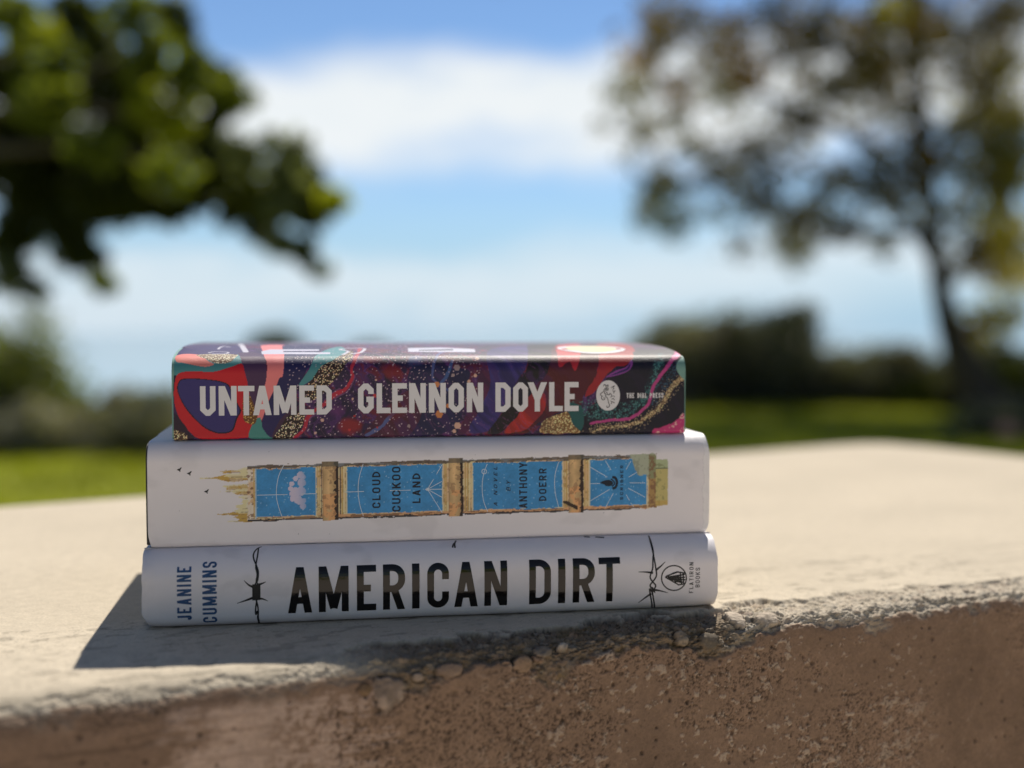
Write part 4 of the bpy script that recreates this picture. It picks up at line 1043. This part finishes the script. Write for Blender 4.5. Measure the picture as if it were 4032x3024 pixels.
    b.jacket(root, M_JACKET_MARBLE, 0.00026, 0.00026, b.l_top + 0.030, paint)
    b.case(root, M_BOARD_TEAL, 0.0006, 0.0006, 0.0005); b.pages(root)
    U = [('U', 297, 420), ('N', 445, 587), ('T', 598, 728), ('A', 715, 864), ('M', 880, 1060), ('E', 1083, 1200), ('D', 1220, 1340)]
    yb_, yt_ = ((297, 680), (3294, 637)), ((297, 447), (3294, 403))
    lay(b, upright(b, C1, U, yb_, yt_, 0.182, 0.13, 1), 'title_lettering', M_INK_SILVER, root)
    G = [('G', 1548, 1672), ('L', 1695, 1805), ('E', 1818, 1935), ('N', 1952, 2085), ('N', 2109, 2243), ('O', 2265, 2386), ('N', 2409, 2539), ('D', 2636, 2756), ('O', 2776, 2893), ('Y', 2891, 3044), ('L', 3061, 3169), ('E', 3183, 3294)]
    lay(b, upright(b, C1, G, yb_, yt_, 0.182, 0.13, 1), 'author_lettering', M_INK_SILVER, root)
    l0 = b.at(*C2(1800, 537))[1]; l1 = b.at(*C2(1800, 497))[1]; s0 = b.at(*C2(1663, 517))[0]; s1 = b.at(*C2(1955, 512))[0]
    lay(b, xform(word('THE DIAL PRESS', s1 - s0, l1 - l0, 0.20, 0.2, 1, 0.5, 0.16, 0.4), (s0, l0), (1, 0), (0, 1)), 'publisher_lettering', M_INK_SILVER, root)
    c = b.at(*C2(1517, 517)); rx = b.at(*C2(1611, 517))[0] - c[0]; ry = b.at(*C2(1517, 397))[1] - c[1]
    em = lay(b, [ell(c, rx, ry, 48)], 'publisher_emblem', M_INK_SILVER, root)
    lion = [[(1480, 442), (1490, 430), (1500, 440), (1516, 434), (1512, 452), (1492, 462), (1484, 474)], [(1496, 446), (1504, 448)], [(1484, 476), (1478, 490), (1462, 498), (1456, 512), (1466, 520)], [(1500, 462), (1497, 478)], [(1510, 462), (1506, 480)], [(1520, 460), (1515, 478)],
            [(1492, 482), (1488, 500), (1500, 508), (1494, 522)], [(1504, 490), (1512, 508), (1524, 512), (1530, 500)], [(1474, 520), (1464, 532), (1468, 546), (1482, 552), (1492, 540), (1480, 534)], [(1494, 524), (1508, 534), (1516, 552), (1520, 574), (1528, 590), (1524, 606), (1510, 612), (1506, 600)],
            [(1530, 500), (1542, 510), (1546, 524), (1536, 530)], [(1542, 456), (1556, 448), (1562, 462), (1552, 468)], [(1556, 446), (1570, 440)], [(1552, 478), (1564, 486), (1560, 500)], [(1564, 484), (1574, 480)], [(1545, 546), (1558, 542), (1566, 552)], [(1536, 560), (1548, 570), (1540, 584)], [(1552, 566), (1568, 576)], [(1556, 520), (1568, 528)]]
    em2 = lay(b, strokes(b, C2, lion, 0.30), 'lion_drawing', M_INK_BLACK, em, 0.00012)
    lf = b.at(*C2(1392, 187)); ll = b.at(*C2(1132, 156)); lr = b.at(*C2(1656, 152))
    r = (lr[0] - ll[0]) / 2; cc = np.array([(lr[0] + ll[0]) / 2, lf[1] + r])
    seal = lay(b, [ell(cc, r, r, 60)], 'cover_seal', M_INK_SILVER, root, 0.0001)
    lay(b, [ell(cc, r * 0.74, r * 0.74, 60)], 'seal_centre', M_GOLD, seal, 0.00016)
    return b
bk1 = build_dirt(); bk2 = build_cloud(WALL_Z + bk1.T); bk3 = build_untamed(WALL_Z + bk1.T + bk2.T)

# ------------------------------------------------------------------ ground, sea, grass
def mat_ground():
    m, k = material('lawn_soil')
    pos = k.n('ShaderNodeNewGeometry').outputs['Position']
    n = k.noise(pos, 1.2, 5.0, 0.6); n2 = k.noise(pos, 14.0, 4.0, 0.6)
    c = k.mix(n, (0.200, 0.225, 0.012, 1), (0.26, 0.28, 0.020, 1))
    c = k.mix(k.math('MULTIPLY', n2, 0.5), c, (0.140, 0.150, 0.014, 1))
    b = k.n('ShaderNodeBsdfPrincipled', {'Base Color': c, 'Roughness': 0.9, 'Specular IOR Level': 0.2})
    finish(k, b.outputs[0]); return m
def build_ground():
    def ht(x, y):
        edge = 13.5 + 5.5 * sst(x, -4.0, 3.0)
        t = np.clip(y - edge, 0, None)
        return np.where(t > 0, -0.30 * t * sst(t, 0, 6), 0.0).clip(-58.0, None)
    xs = np.concatenate([np.linspace(-400, -40, 25), np.linspace(-36, 36, 73), np.linspace(40, 400, 25)])
    ys = np.concatenate([np.linspace(-300, -10, 15), np.linspace(-8, 40, 97), np.linspace(45, 260, 30)])
    X, Y = np.meshgrid(xs, ys); Z = ht(X, Y)
    V = np.stack([X, Y, Z], -1).reshape(-1, 3)
    o = np_mesh('lawn', V, grid_faces(len(ys), len(xs)), mat_ground())
    tag(o, 'green lawn sloping away behind the wall', None, None, 'structure')
    s = py_mesh('sea', [(-30000, 150, -55), (30000, 150, -55), (30000, 45000, -55), (-30000, 45000, -55)], [(0, 1, 2, 3)], mat_water())
    tag(s, 'pale blue sea below the horizon', None, None, 'structure')
    p = py_mesh('path', [(-8, -9, 0.004), (8, -9, 0.004), (8, 0.33, 0.004), (-8, 0.33, 0.004)], [(0, 1, 2, 3)], mat_flat('bounce_paving', (0.66, 0.56, 0.46), 0.9, 6.0, 0.12, 0.2, 0.3, 80.0))  # unseen slab, kept pale to bounce light onto the spines
    tag(p, 'unseen pale concrete path added in front of the wall for bounce light', None, None, 'structure')
    n = 120000
    y = 3.0 + 16.5 * rng.rand(n) ** 0.9; x = (rng.rand(n) * 2 - 1) * (0.80 * y + 2.5)
    ok = (y < 13.2 + 5.5 * sst(x, -4.0, 3.0)); x, y = x[ok], y[ok]; n = len(x)
    h = 0.035 + 0.04 * rng.rand(n); a = rng.rand(n) * 2 * np.pi; w = 0.006 + 0.006 * rng.rand(n)
    lx, ly = (rng.rand(n) - .5) * 0.05, (rng.rand(n) - .5) * 0.05
    b0 = np.stack([x - np.cos(a) * w, y - np.sin(a) * w, np.zeros(n)], 1); b1 = np.stack([x + np.cos(a) * w, y + np.sin(a) * w, np.zeros(n)], 1)
    tp = np.stack([x + lx, y + ly, h], 1)
    V = np.stack([b0, b1, tp], 1).reshape(-1, 3); F = np.arange(3 * n).reshape(n, 3)
    pn = vnoise(x / 1.3, y / 1.3, 501)
    c = np.array([0.26, 0.30, 0.016]) * (0.7 + 0.6 * rng.rand(n, 1)) * (0.7 + 0.6 * pn[:, None])
    g = np_mesh('grass', V, F, M_GRASS, None, np.repeat(c, 3, 0), False)
    tag(g, 'short green lawn grass behind the wall', None, None, 'stuff')
build_ground()

# ------------------------------------------------------------------ foliage
def leaf_mesh(name, cen, size, col, mat, parent, jitter=0.35, up=0.3, aspect=0.55):
    n = len(cen)
    d = rng.normal(size=(n, 3)); d[:, 2] = d[:, 2] * 0.7 - up; d /= np.linalg.norm(d, axis=1)[:, None]
    r = rng.normal(size=(n, 3)); r -= (r * d).sum(1)[:, None] * d; r /= np.linalg.norm(r, axis=1)[:, None]
    nn = np.cross(d, r)
    s = (size * (0.65 + 0.7 * rng.rand(n)))[:, None]
    b = cen - d * s * 0.5; m1 = cen + r * s * aspect * 0.5 + nn * s * 0.08; m2 = cen - r * s * aspect * 0.5 + nn * s * 0.08; t = cen + d * s * 0.5 - nn * s * 0.10
    V = np.stack([b, m1, t, m2], 1).reshape(-1, 3); F = np.arange(4 * n).reshape(n, 4)
    c = col * (1 - jitter + 2 * jitter * rng.rand(n, 1))
    return np_mesh(name, V, F, mat, parent, np.repeat(np.clip(c, 0, 1), 4, 0), False)
def tube(pts, rad, n=9):
    pts = np.array(pts, float); m = len(pts); V = []
    for i in range(m):
        t = pts[min(i + 1, m - 1)] - pts[max(i - 1, 0)]; t /= np.linalg.norm(t)
        u = np.cross(t, [0.3, 1, 0.2]); u /= np.linalg.norm(u); v = np.cross(t, u)
        for j in range(n):
            a = 2 * math.pi * j / n; rr = rad[i] * (1 + 0.12 * math.sin(3 * a + i))
            V.append(pts[i] + rr * (math.cos(a) * u + math.sin(a) * v))
    F = [(i * n + j, i * n + (j + 1) % n, (i + 1) * n + (j + 1) % n, (i + 1) * n + j) for i in range(m - 1) for j in range(n)]
    F += [tuple(range(n))[::-1], tuple(range((m - 1) * n, m * n))]
    return V, F
def tubes_mesh(name, lst, mat, parent):
    V, F = [], []
    for pts, rad in lst:
        v, f = tube(pts, rad); k = len(V); V += v; F += [tuple(i + k for i in q) for q in f]
    return py_mesh(name, V, F, mat, parent, True)
def cluster(c, r, n, flat=0.8):
    p = rng.normal(size=(n, 3)); p /= np.linalg.norm(p, axis=1)[:, None]
    return c + p * (rng.rand(n, 1) ** 0.5) * r * np.array([1, 1, flat])

# -- dark broad-leaved tree at the left
def left_tree():
    base = np.array([-3.3, 6.4, 0.0])
    root = empty('broadleaf_tree', tuple(base)); tag(root, 'dark green broad-leaved tree overhanging from the left with yellow green leaf tufts coloured as sunlit', 'tree')
    k = 1 / 0.8294
    S = lambda x, y, yy: at(x * k, y * k, yy)
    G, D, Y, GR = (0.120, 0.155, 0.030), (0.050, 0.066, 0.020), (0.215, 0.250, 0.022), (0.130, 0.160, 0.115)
    L = [(90, 110, 85, Y, 5.2), (190, 190, 80, G, 5.3), (30, 40, 80, G, 5.6), (250, 60, 90, D, 6.0), (330, 160, 80, D, 6.2), (430, 50, 85, G, 5.6), (500, 150, 80, G, 5.5), (560, 40, 70, D, 6), (590, 110, 55, D, 6.0),
         (40, 260, 110, D, 6), (150, 330, 110, G, 5.6), (60, 400, 90, D, 5.6), (270, 290, 110, D, 6), (400, 260, 90, D, 6.0), (480, 230, 70, G, 5.4), (540, 370, 105, Y, 5.2), (620, 270, 80, G, 5.5), (700, 260, 70, D, 5.8), (775, 305, 62, G, 5.4), (730, 340, 60, D, 5.8),
         (640, 190, 50, G, 5.6), (310, 480, 90, G, 5.3), (200, 480, 100, D, 5.8), (60, 560, 120, D, 6), (180, 640, 130, D, 6), (330, 610, 110, D, 5.8), (430, 420, 100, D, 6), (430, 560, 100, D, 5.6), (620, 480, 90, D, 5.7), (560, 560, 90, G, 5.5), (680, 420, 60, D, 5.8),
         (700, 570, 75, D, 5.5), (560, 690, 60, D, 5.6), (470, 660, 80, D, 5.8), (760, 640, 55, D, 5.5), (770, 470, 45, GR, 5.6), (960, 490, 62, GR, 5.5), (960, 590, 55, GR, 5.6), (1000, 560, 50, D, 5.7), (1085, 660, 52, Y, 5.3), (1010, 690, 62, D, 5.5), (900, 690, 55, GR, 5.6),
         (850, 740, 60, D, 5.6), (920, 800, 50, GR, 5.7), (990, 800, 40, D, 5.8), (1050, 885, 36, GR, 5.7), (1000, 850, 30, D, 5.7), (230, 760, 80, D, 5.8), (290, 850, 62, D, 5.8), (340, 925, 42, G, 5.9), (220, 830, 50, D, 5.9), (80, 740, 90, D, 6), (30, 900, 80, GR, 6.0), (110, 950, 50, GR, 6), (20, 800, 60, D, 6),
         (370, 700, 60, D, 5.8), (900, 610, 55, D, 5.6), (955, 640, 62, D, 5.6), (840, 680, 52, D, 5.6), (745, 705, 45, D, 5.6), (800, 545, 48, GR, 5.6), (650, 640, 60, D, 5.6), (820, 490, 44, GR, 5.6), (905, 545, 40, GR, 5.6), (1000, 620, 50, D, 5.6), (880, 770, 50, D, 5.6), (820, 620, 45, D, 5.6), (880, 460, 36, GR, 5.5), (1030, 610, 40, D, 5.6)]
    P, C = [], []
    limbs = []
    fork = base + np.array([0.15, -0.05, 1.5])
    for (x, y, r, c, yy) in L:
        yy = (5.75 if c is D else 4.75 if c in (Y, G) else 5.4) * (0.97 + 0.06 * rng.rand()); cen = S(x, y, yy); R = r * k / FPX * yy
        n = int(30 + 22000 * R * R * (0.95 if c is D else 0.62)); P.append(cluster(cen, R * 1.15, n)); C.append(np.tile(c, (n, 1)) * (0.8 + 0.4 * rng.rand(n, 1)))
        if r > 70: limbs.append(cen)
    for i in range(16):                                      # the rest of the crown, out of the picture and behind
        cen = base + np.array([rng.normal() * 1.25 - 0.3, rng.normal() * 1.0 + 0.6, 3.3 + rng.normal() * 0.85])
        px = (cen - CAM); u = px[0] / px[1]; v = px[2] / px[1]
        if cen[2] < 1.3 or (u > -0.26 and v < 0.36) or (v < 0.10): continue
        n = 190; P.append(cluster(cen, 0.42, n)); C.append(np.tile(D if rng.rand() < .6 else G, (n, 1)))
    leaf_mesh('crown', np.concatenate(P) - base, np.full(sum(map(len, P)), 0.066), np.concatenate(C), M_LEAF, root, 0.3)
    tl = [([base * 0, np.array([0.02, 0.0, 0.7]), fork - base, np.array([0.0, 0.2, 2.6]), np.array([-0.1, 0.3, 3.6])], [0.20, 0.16, 0.13, 0.09, 0.04])]
    for cen in limbs[::2]:
        e = cen - base; s = np.array([0.05, 0.1, 1.5 + 0.9 * rng.rand()]); mid = (s + e) / 2 + np.array([0, 0, 0.22])
        tl.append(([s, mid, e], [0.05, 0.03, 0.010]))
    tubes_mesh('trunk', tl, M_BARK, root)
left_tree()

# -- open autumn tree at the right
def right_tree():
    Y0 = 15.0
    base = at(2150 * 1.8228, 900 * 1.8228, Y0); base[2] = 0.0
    root = empty('autumn_tree', tuple(base)); tag(root, 'tall thin-leaved autumn tree with a leaning dark trunk at the right', 'tree')
    T = lambda x, y, dy=0.0: atd(x, y, Y0 + dy)
    tr = [base, T(2120, 860), T(2082, 780), T(2050, 700), T(2030, 620), T(2018, 540), T(2008, 450), T(1995, 340), T(1988, 220), T(1975, 100), T(1965, -40), T(1950, -200), T(1935, -380)]
    tl = [(tr, [0.42, 0.30, 0.21, 0.16, 0.128, 0.115, 0.105, 0.125, 0.11, 0.10, 0.085, 0.06, 0.03])]
    def limb(pts, r0): 
        q = [T(*p) for p in pts]; tl.append((q, list(np.linspace(r0, 0.015, len(q)))))
    limb([(2020, 560, 0), (1960, 470, .3), (1890, 430, .6), (1800, 400, 1), (1700, 340, 1.2), (1600, 300, 1.4)], 0.085)
    limb([(2005, 430, 0), (1940, 350, -.4), (1850, 290, -.8), (1740, 240, -1), (1620, 190, -1.2), (1500, 160, -1.4), (1420, 170, -1.5)], 0.085)
    limb([(1990, 260, 0), (1900, 170, .5), (1800, 100, .9), (1700, 60, 1.2), (1580, 40, 1.5), (1450, 50, 1.8)], 0.08)
    limb([(2012, 500, 0), (1950, 500, -.5), (1870, 510, -.9), (1780, 500, -1.2), (1690, 440, -1.4), (1600, 400, -1.5), (1520, 380, -1.5), (1440, 410, -1.6)], 0.07)
    limb([(2030, 620, 0), (2110, 540, .3), (2180, 440, .8), (2240, 300, 1.1)], 0.09)
    limb([(2000, 380, 0), (2080, 280, -.5), (2160, 160, -.9), (2230, 60, -1.2)], 0.09)
    limb([(1978, 120, 0), (2060, 20, .4), (2150, -80, .8)], 0.07)
    limb([(2060, 720, 0), (2140, 690, -.6), (2220, 640, -.8)], 0.06)
    limb([(1960, -60, 0), (1840, -160, .5), (1700, -240, .9), (1500, -300, 1.4)], 0.07)
    k = 1.0853 / 1.8228
    OB, DK, GY, YL, GN = (0.205, 0.150, 0.050), (0.115, 0.100, 0.056), (0.235, 0.225, 0.180), (0.52, 0.50, 0.020), (0.130, 0.140, 0.048)
    YG = (0.42, 0.37, 0.028)
    BR = (0.27, 0.165, 0.040)
    L = [(1610, 250, 70, YG, 1), (1640, 570, 60, YG, .9), (1580, 770, 60, YG, .9), (1650, 900, 70, YG, 1), (370, 150, 75, OB, 1), (300, 220, 60, BR, 1), (440, 330, 60, BR, 1.1), (690, 250, 80, BR, 1), (250, 330, 80, GY, .8), (600, 330, 75, GY, .9), (860, 150, 95, OB, 1.2), (960, 100, 80, DK, 1.1), (870, 440, 85, DK, 1.3), (720, 550, 75, DK, 1), (620, 640, 70, DK, 1.2),
         (360, 690, 80, GN, 1.3), (420, 810, 65, GN, 1), (320, 780, 60, GY, .9), (720, 730, 75, DK, 1.1), (860, 830, 95, DK, 1.3), (850, 915, 70, GY, .8), (1010, 830, 60, DK, 1.0), (1140, 640, 85, DK, 1.3), (1010, 640, 60, DK, 1.2), (1170, 215, 110, DK, 1.3), (1090, 240, 75, DK, 1.2),
         (1080, 90, 60, OB, 1), (1210, 50, 70, YL, 1.1), (1160, 75, 50, YL, .9), (1310, 100, 70, OB, .9), (1400, 150, 80, DK, 1), (1560, 400, 110, YG, 1.2), (1650, 430, 65, YG, 1.2), (1600, 560, 120, GN, 1.4), (1550, 700, 80, GY, .8), (1640, 650, 70, YG, 1.1), (1610, 850, 100, YG, 1.1), (1560, 950, 80, OB, 1.2), (1650, 1010, 75, YG, 1.2), (1560, 1160, 80, YG, 1.1), (1500, 1210, 55, BR, 1.1), (1640, 1150, 60, GY, 1),
         (470, 70, 70, DK, .9), (620, 110, 80, OB, 1), (560, 210, 70, OB, .9), (1000, 330, 70, DK, 1.1), (1130, 350, 70, DK, .9), (1480, 260, 75, DK, 1.2), (1560, 120, 95, DK, 1.2), (1650, 40, 80, DK, 1.2), (1300, 20, 60, OB, 1), (780, 40, 80, DK, .9), (900, 280, 70, OB, .9), (770, 640, 55, DK, 1), (540, 560, 55, DK, .9), (480, 520, 50, GY, .8), (250, 560, 40, GY, .5),
         (960, 730, 60, DK, .9), (1220, 720, 60, DK, 1), (1290, 540, 60, DK, 1.2), (1230, 420, 50, GY, .8), (1440, 620, 60, GY, .9), (1430, 780, 60, DK, .9), (1480, 900, 70, DK, 1), (1420, 480, 55, GY, .9), (300, 470, 55, GY, .7), (420, 440, 50, GY, .8), (160, 460, 40, GY, .5), (1180, 900, 60, GY, .5), (660, 900, 60, OB, .55), (580, 780, 45, GY, .6), (330, 60, 50, OB, .8)]
    P, C = [], []
    for (x, y, r, c, dn) in L:
        yy = Y0 + rng.normal() * 1.2
        cen = at(2200 + x * 1.0853, y * 1.0853, yy); R = r * 1.0853 / FPX * yy * 1.32
        n = int((200 if c is YL else 150) * dn * (R / 0.28) ** 2); P.append(cluster(cen, R, n, 0.9)); C.append(np.tile(c, (n, 1)))
        if rng.rand() < .75:
            b0 = min((q for pts, rr in tl for q in pts), key=lambda q: np.linalg.norm(q - cen)); tl.append(([b0, (b0 + cen) / 2 + rng.normal(size=3) * 0.1, cen], [0.035, 0.022, 0.010]))
    m = 5200                                                 # loose leaves filling the crown between the tufts
    ux = 1290 + 950 * rng.rand(m) ** 0.75; uy = -60 + 720 * rng.rand(m); yy = Y0 + rng.normal(size=m) * 1.3
    ok = fbm(ux / 120, uy / 120, 701, 3) + 0.25 * (ux - 1290) / 950 - 0.20 * (uy > 480) > 0.50
    ok &= ~((ux > 1560) & (ux < 2010) & (uy > 560)); ok &= ~((ux < 1420) & (uy > 450))
    P.append(np.array([atd(a_, b_, c_) for a_, b_, c_ in zip(ux[ok], uy[ok], yy[ok])])); C.append(np.array([(OB, DK, GY, BR)[i] for i in rng.randint(0, 4, ok.sum())]))
    for i in range(380):                                     # unseen upper crown above the picture, set back and thickened to shade the lawn
        cen = base + np.array([rng.normal() * 3.0 - 1.2, 2.2 + rng.normal() * 2.2, 7.8 + rng.normal() * 1.3])
        if (cen[2] - CAM[2]) / cen[1] < 0.29: continue
        n = 130; P.append(cluster(cen, 0.6, n)); C.append(np.tile(OB if rng.rand() < .5 else DK, (n, 1)))
    for i in range(60):                                      # right of the picture
        cen = base + np.array([2.6 + rng.rand() * 3, rng.normal() * 1.6, 2.2 + rng.rand() * 5])
        if cen[0] / cen[1] < 0.44: continue
        n = 130; P.append(cluster(cen, 0.6, n)); C.append(np.tile(OB if rng.rand() < .4 else DK, (n, 1)))
    leaf_mesh('crown', np.concatenate(P) - base, np.full(sum(map(len, P)), 0.105), np.concatenate(C), M_LEAFDRY, root, 0.35)
    tubes_mesh('trunk', [([q - base for q in pts], r) for pts, r in tl], M_BARK, root)
right_tree()

# -- shrubs along the lawn's far edge and two tree tops beyond
def shrub(name, label, cat, px, ybase, ytop, wpx, yy, col, col2, n, size=0.07, mat=None, lob=7, group=None, sink=0.0, dome=0.0):
    c = atd(px, ybase, yy); zt = atd(px, ytop, yy)[2]; w = wpx * 1.8228 / FPX * yy / 2 * (1.0 if dome else 1.22)
    base = np.array([c[0], yy, -sink])
    root = empty(name, tuple(base)); tag(root, label, cat, group)
    H = zt + sink; P, C = [], []
    st = [([np.zeros(3), np.array([0, 0, H * 0.5])], [0.05, 0.02])]
    for i in range(lob):
        a = 2 * math.pi * i / lob + rng.rand(); rr = (0.12 + 0.62 * rng.rand()) * w
        cen = np.array([math.cos(a) * rr * 1.15, math.sin(a) * rr * 0.8, H * (0.34 + 0.46 * rng.rand()) * (1.0 - 0.55 * rr / w)])
        R = min(w * (0.30 + 0.22 * rng.rand()), H - cen[2], )
        m = n // lob; P.append(cluster(cen, max(R, 0.12), m)); sp = cen + np.array([rng.normal() * R * .5, rng.normal() * R * .3, R * (0.45 + 0.30 * rng.rand())]); P.append(cluster(sp, R * 0.5, m // 5)); C.append(np.tile(col2, (m // 5, 1))); C.append(np.tile(col if rng.rand() < .6 else col2, (m, 1)))
        st.append(([np.array([0, 0, 0.05]), cen * 0.6, cen], [0.03, 0.02, 0.008]))
    if not dome:                                             # low skirt spreading over the ground
        for i in range(7):
            cen = np.array([(i / 3 - 1) * w * 0.85, rng.normal() * w * 0.15, H * (0.16 + 0.10 * rng.rand())])
            P.append(cluster(cen, w * 0.30, n // 9, min(1.0, H * 0.30 / (w * 0.30)))); C.append(np.tile(col2 if i % 2 else col, (n // 9, 1)))
    if dome: m = n // 2; P.append(cluster(np.array([0, 0, H - dome]), dome, m)); C.append(np.tile(col, (m, 1)))
    m = n // 2; P.append(cluster(np.array([0, 0, H * 0.42]), 1.0, m) * 1.0); q = (P[-1] - np.array([0, 0, H * 0.42])) * (0.55 + 0.75 * rng.rand(m, 1)); P[-1] = q * np.array([w * 0.80, w * 0.7, H * 0.44]) + np.array([0, 0, H * 0.48]); C.append(np.tile(col, (m, 1)))
    PP = np.concatenate(P); PP[:, 2] = np.clip(PP[:, 2], 0.02, None)
    leaf_mesh('foliage', PP, np.full(len(PP), size), np.concatenate(C), mat or M_SHRUB, root, 0.35)
    tubes_mesh('stems', st, M_BARK, root)
    return root
DG, GB, GG, OL, TN = (0.135, 0.148, 0.130), (0.180, 0.176, 0.164), (0.290, 0.295, 0.295), (0.140, 0.170, 0.035), (0.400, 0.320, 0.180)
sg = 'shrubs along the far edge of the lawn'
shrub('shrub', 'low dark brown-grey shrub just left of the books behind the lawn', 'shrub', 330, 985, 836, 420, 10.4, GB, DG, 5200, 0.06, None, 9, sg)
shrub('shrub', 'pale grey shrub at the left edge under the overhanging tree', 'shrub', 55, 1000, 850, 230, 9.9, GG, GB, 2600, 0.06, None, 8, sg)
shrub('shrub', 'rounded green shrub at the left edge above the pale grey shrub', 'shrub', -30, 985, 632, 370, 10.6, (0.155, 0.185, 0.040), OL, 4600, 0.08, None, 13, sg)
shrub('shrub', 'large grey-olive shrub with tan top just right of the books', 'shrub', 1590, 880, 622, 370, 16.6, DG, GB, 8500, 0.09, None, 9, sg)
shrub('shrub', 'small tan-leaved shrub touching the right side of the books', 'shrub', 1500, 876, 660, 190, 17.4, TN, GB, 2200, 0.09, None, 7, sg)
shrub('shrub', 'round dark shrub between the large shrub and the leaning trunk', 'shrub', 1880, 880, 722, 300, 16.9, DG, GB, 5200, 0.09, None, 8, sg)
shrub('shrub', 'grey shrub in the dip left of the round dark shrub', 'shrub', 1735, 880, 768, 260, 17.3, GB, DG, 4600, 0.09, None, 7, sg)
shrub('shrub', 'broad very dark green shrub behind the foot of the leaning trunk', 'shrub', 2190, 930, 735, 380, 15.9, OL, DG, 6500, 0.09, None, 9, sg)
shrub('shrub', 'low dark shrub in the lower right corner behind the wall', 'shrub', 2235, 975, 860, 300, 11.6, DG, DG, 3600, 0.06, None, 8, sg)
shrub('shrub', 'low dark hedge-like shrub hidden mostly behind the stack of books', 'shrub', 900, 960, 850, 700, 13.2, DG, GB, 5200, 0.07, None, 11, sg)
shrub('distant_tree', 'small far tree top peeping over the left part of the top book', 'tree', 600, 1400, 698, 220, 44.0, (0.075, 0.090, 0.050), DG, 8000, 0.30, None, 7, 'far tree tops', 9.2, 1.15)
shrub('distant_tree', 'very small far tree top peeping over the middle of the top book', 'tree', 805, 1400, 726, 200, 48.0, (0.095, 0.110, 0.080), DG, 7000, 0.30, None, 7, 'far tree tops', 9.6, 1.2)

def rock():
    p = atd(2178, 905, 11.2)
    bm = bmesh.new(); bmesh.ops.create_icosphere(bm, subdivisions=3, radius=0.085)
    for v in bm.verts:
        f = 1 + 0.22 * (fbm(np.array([v.co.x * 18 + 3]), np.array([v.co.y * 18 + v.co.z * 13]), 601, 3)[0] - 0.5)
        v.co = Vector((v.co.x * f * 1.2, v.co.y * f, (v.co.z * f) * 0.95))
    me = bpy.data.meshes.new('rock'); bm.to_mesh(me); bm.free()
    me.polygons.foreach_set('use_smooth', [True] * len(me.polygons))
    me.materials.append(mat_flat('pink_stone', (0.62, 0.36, 0.30), 0.85, 12.0, 0.2, 0.2, 0.5, 40.0))
    o = bpy.data.objects.new('rock', me); COL.objects.link(o); o.location = (p[0], p[1], 0.075)
    tag(o, 'small pinkish rock on the dark ground at the right edge', 'rock')
rock()
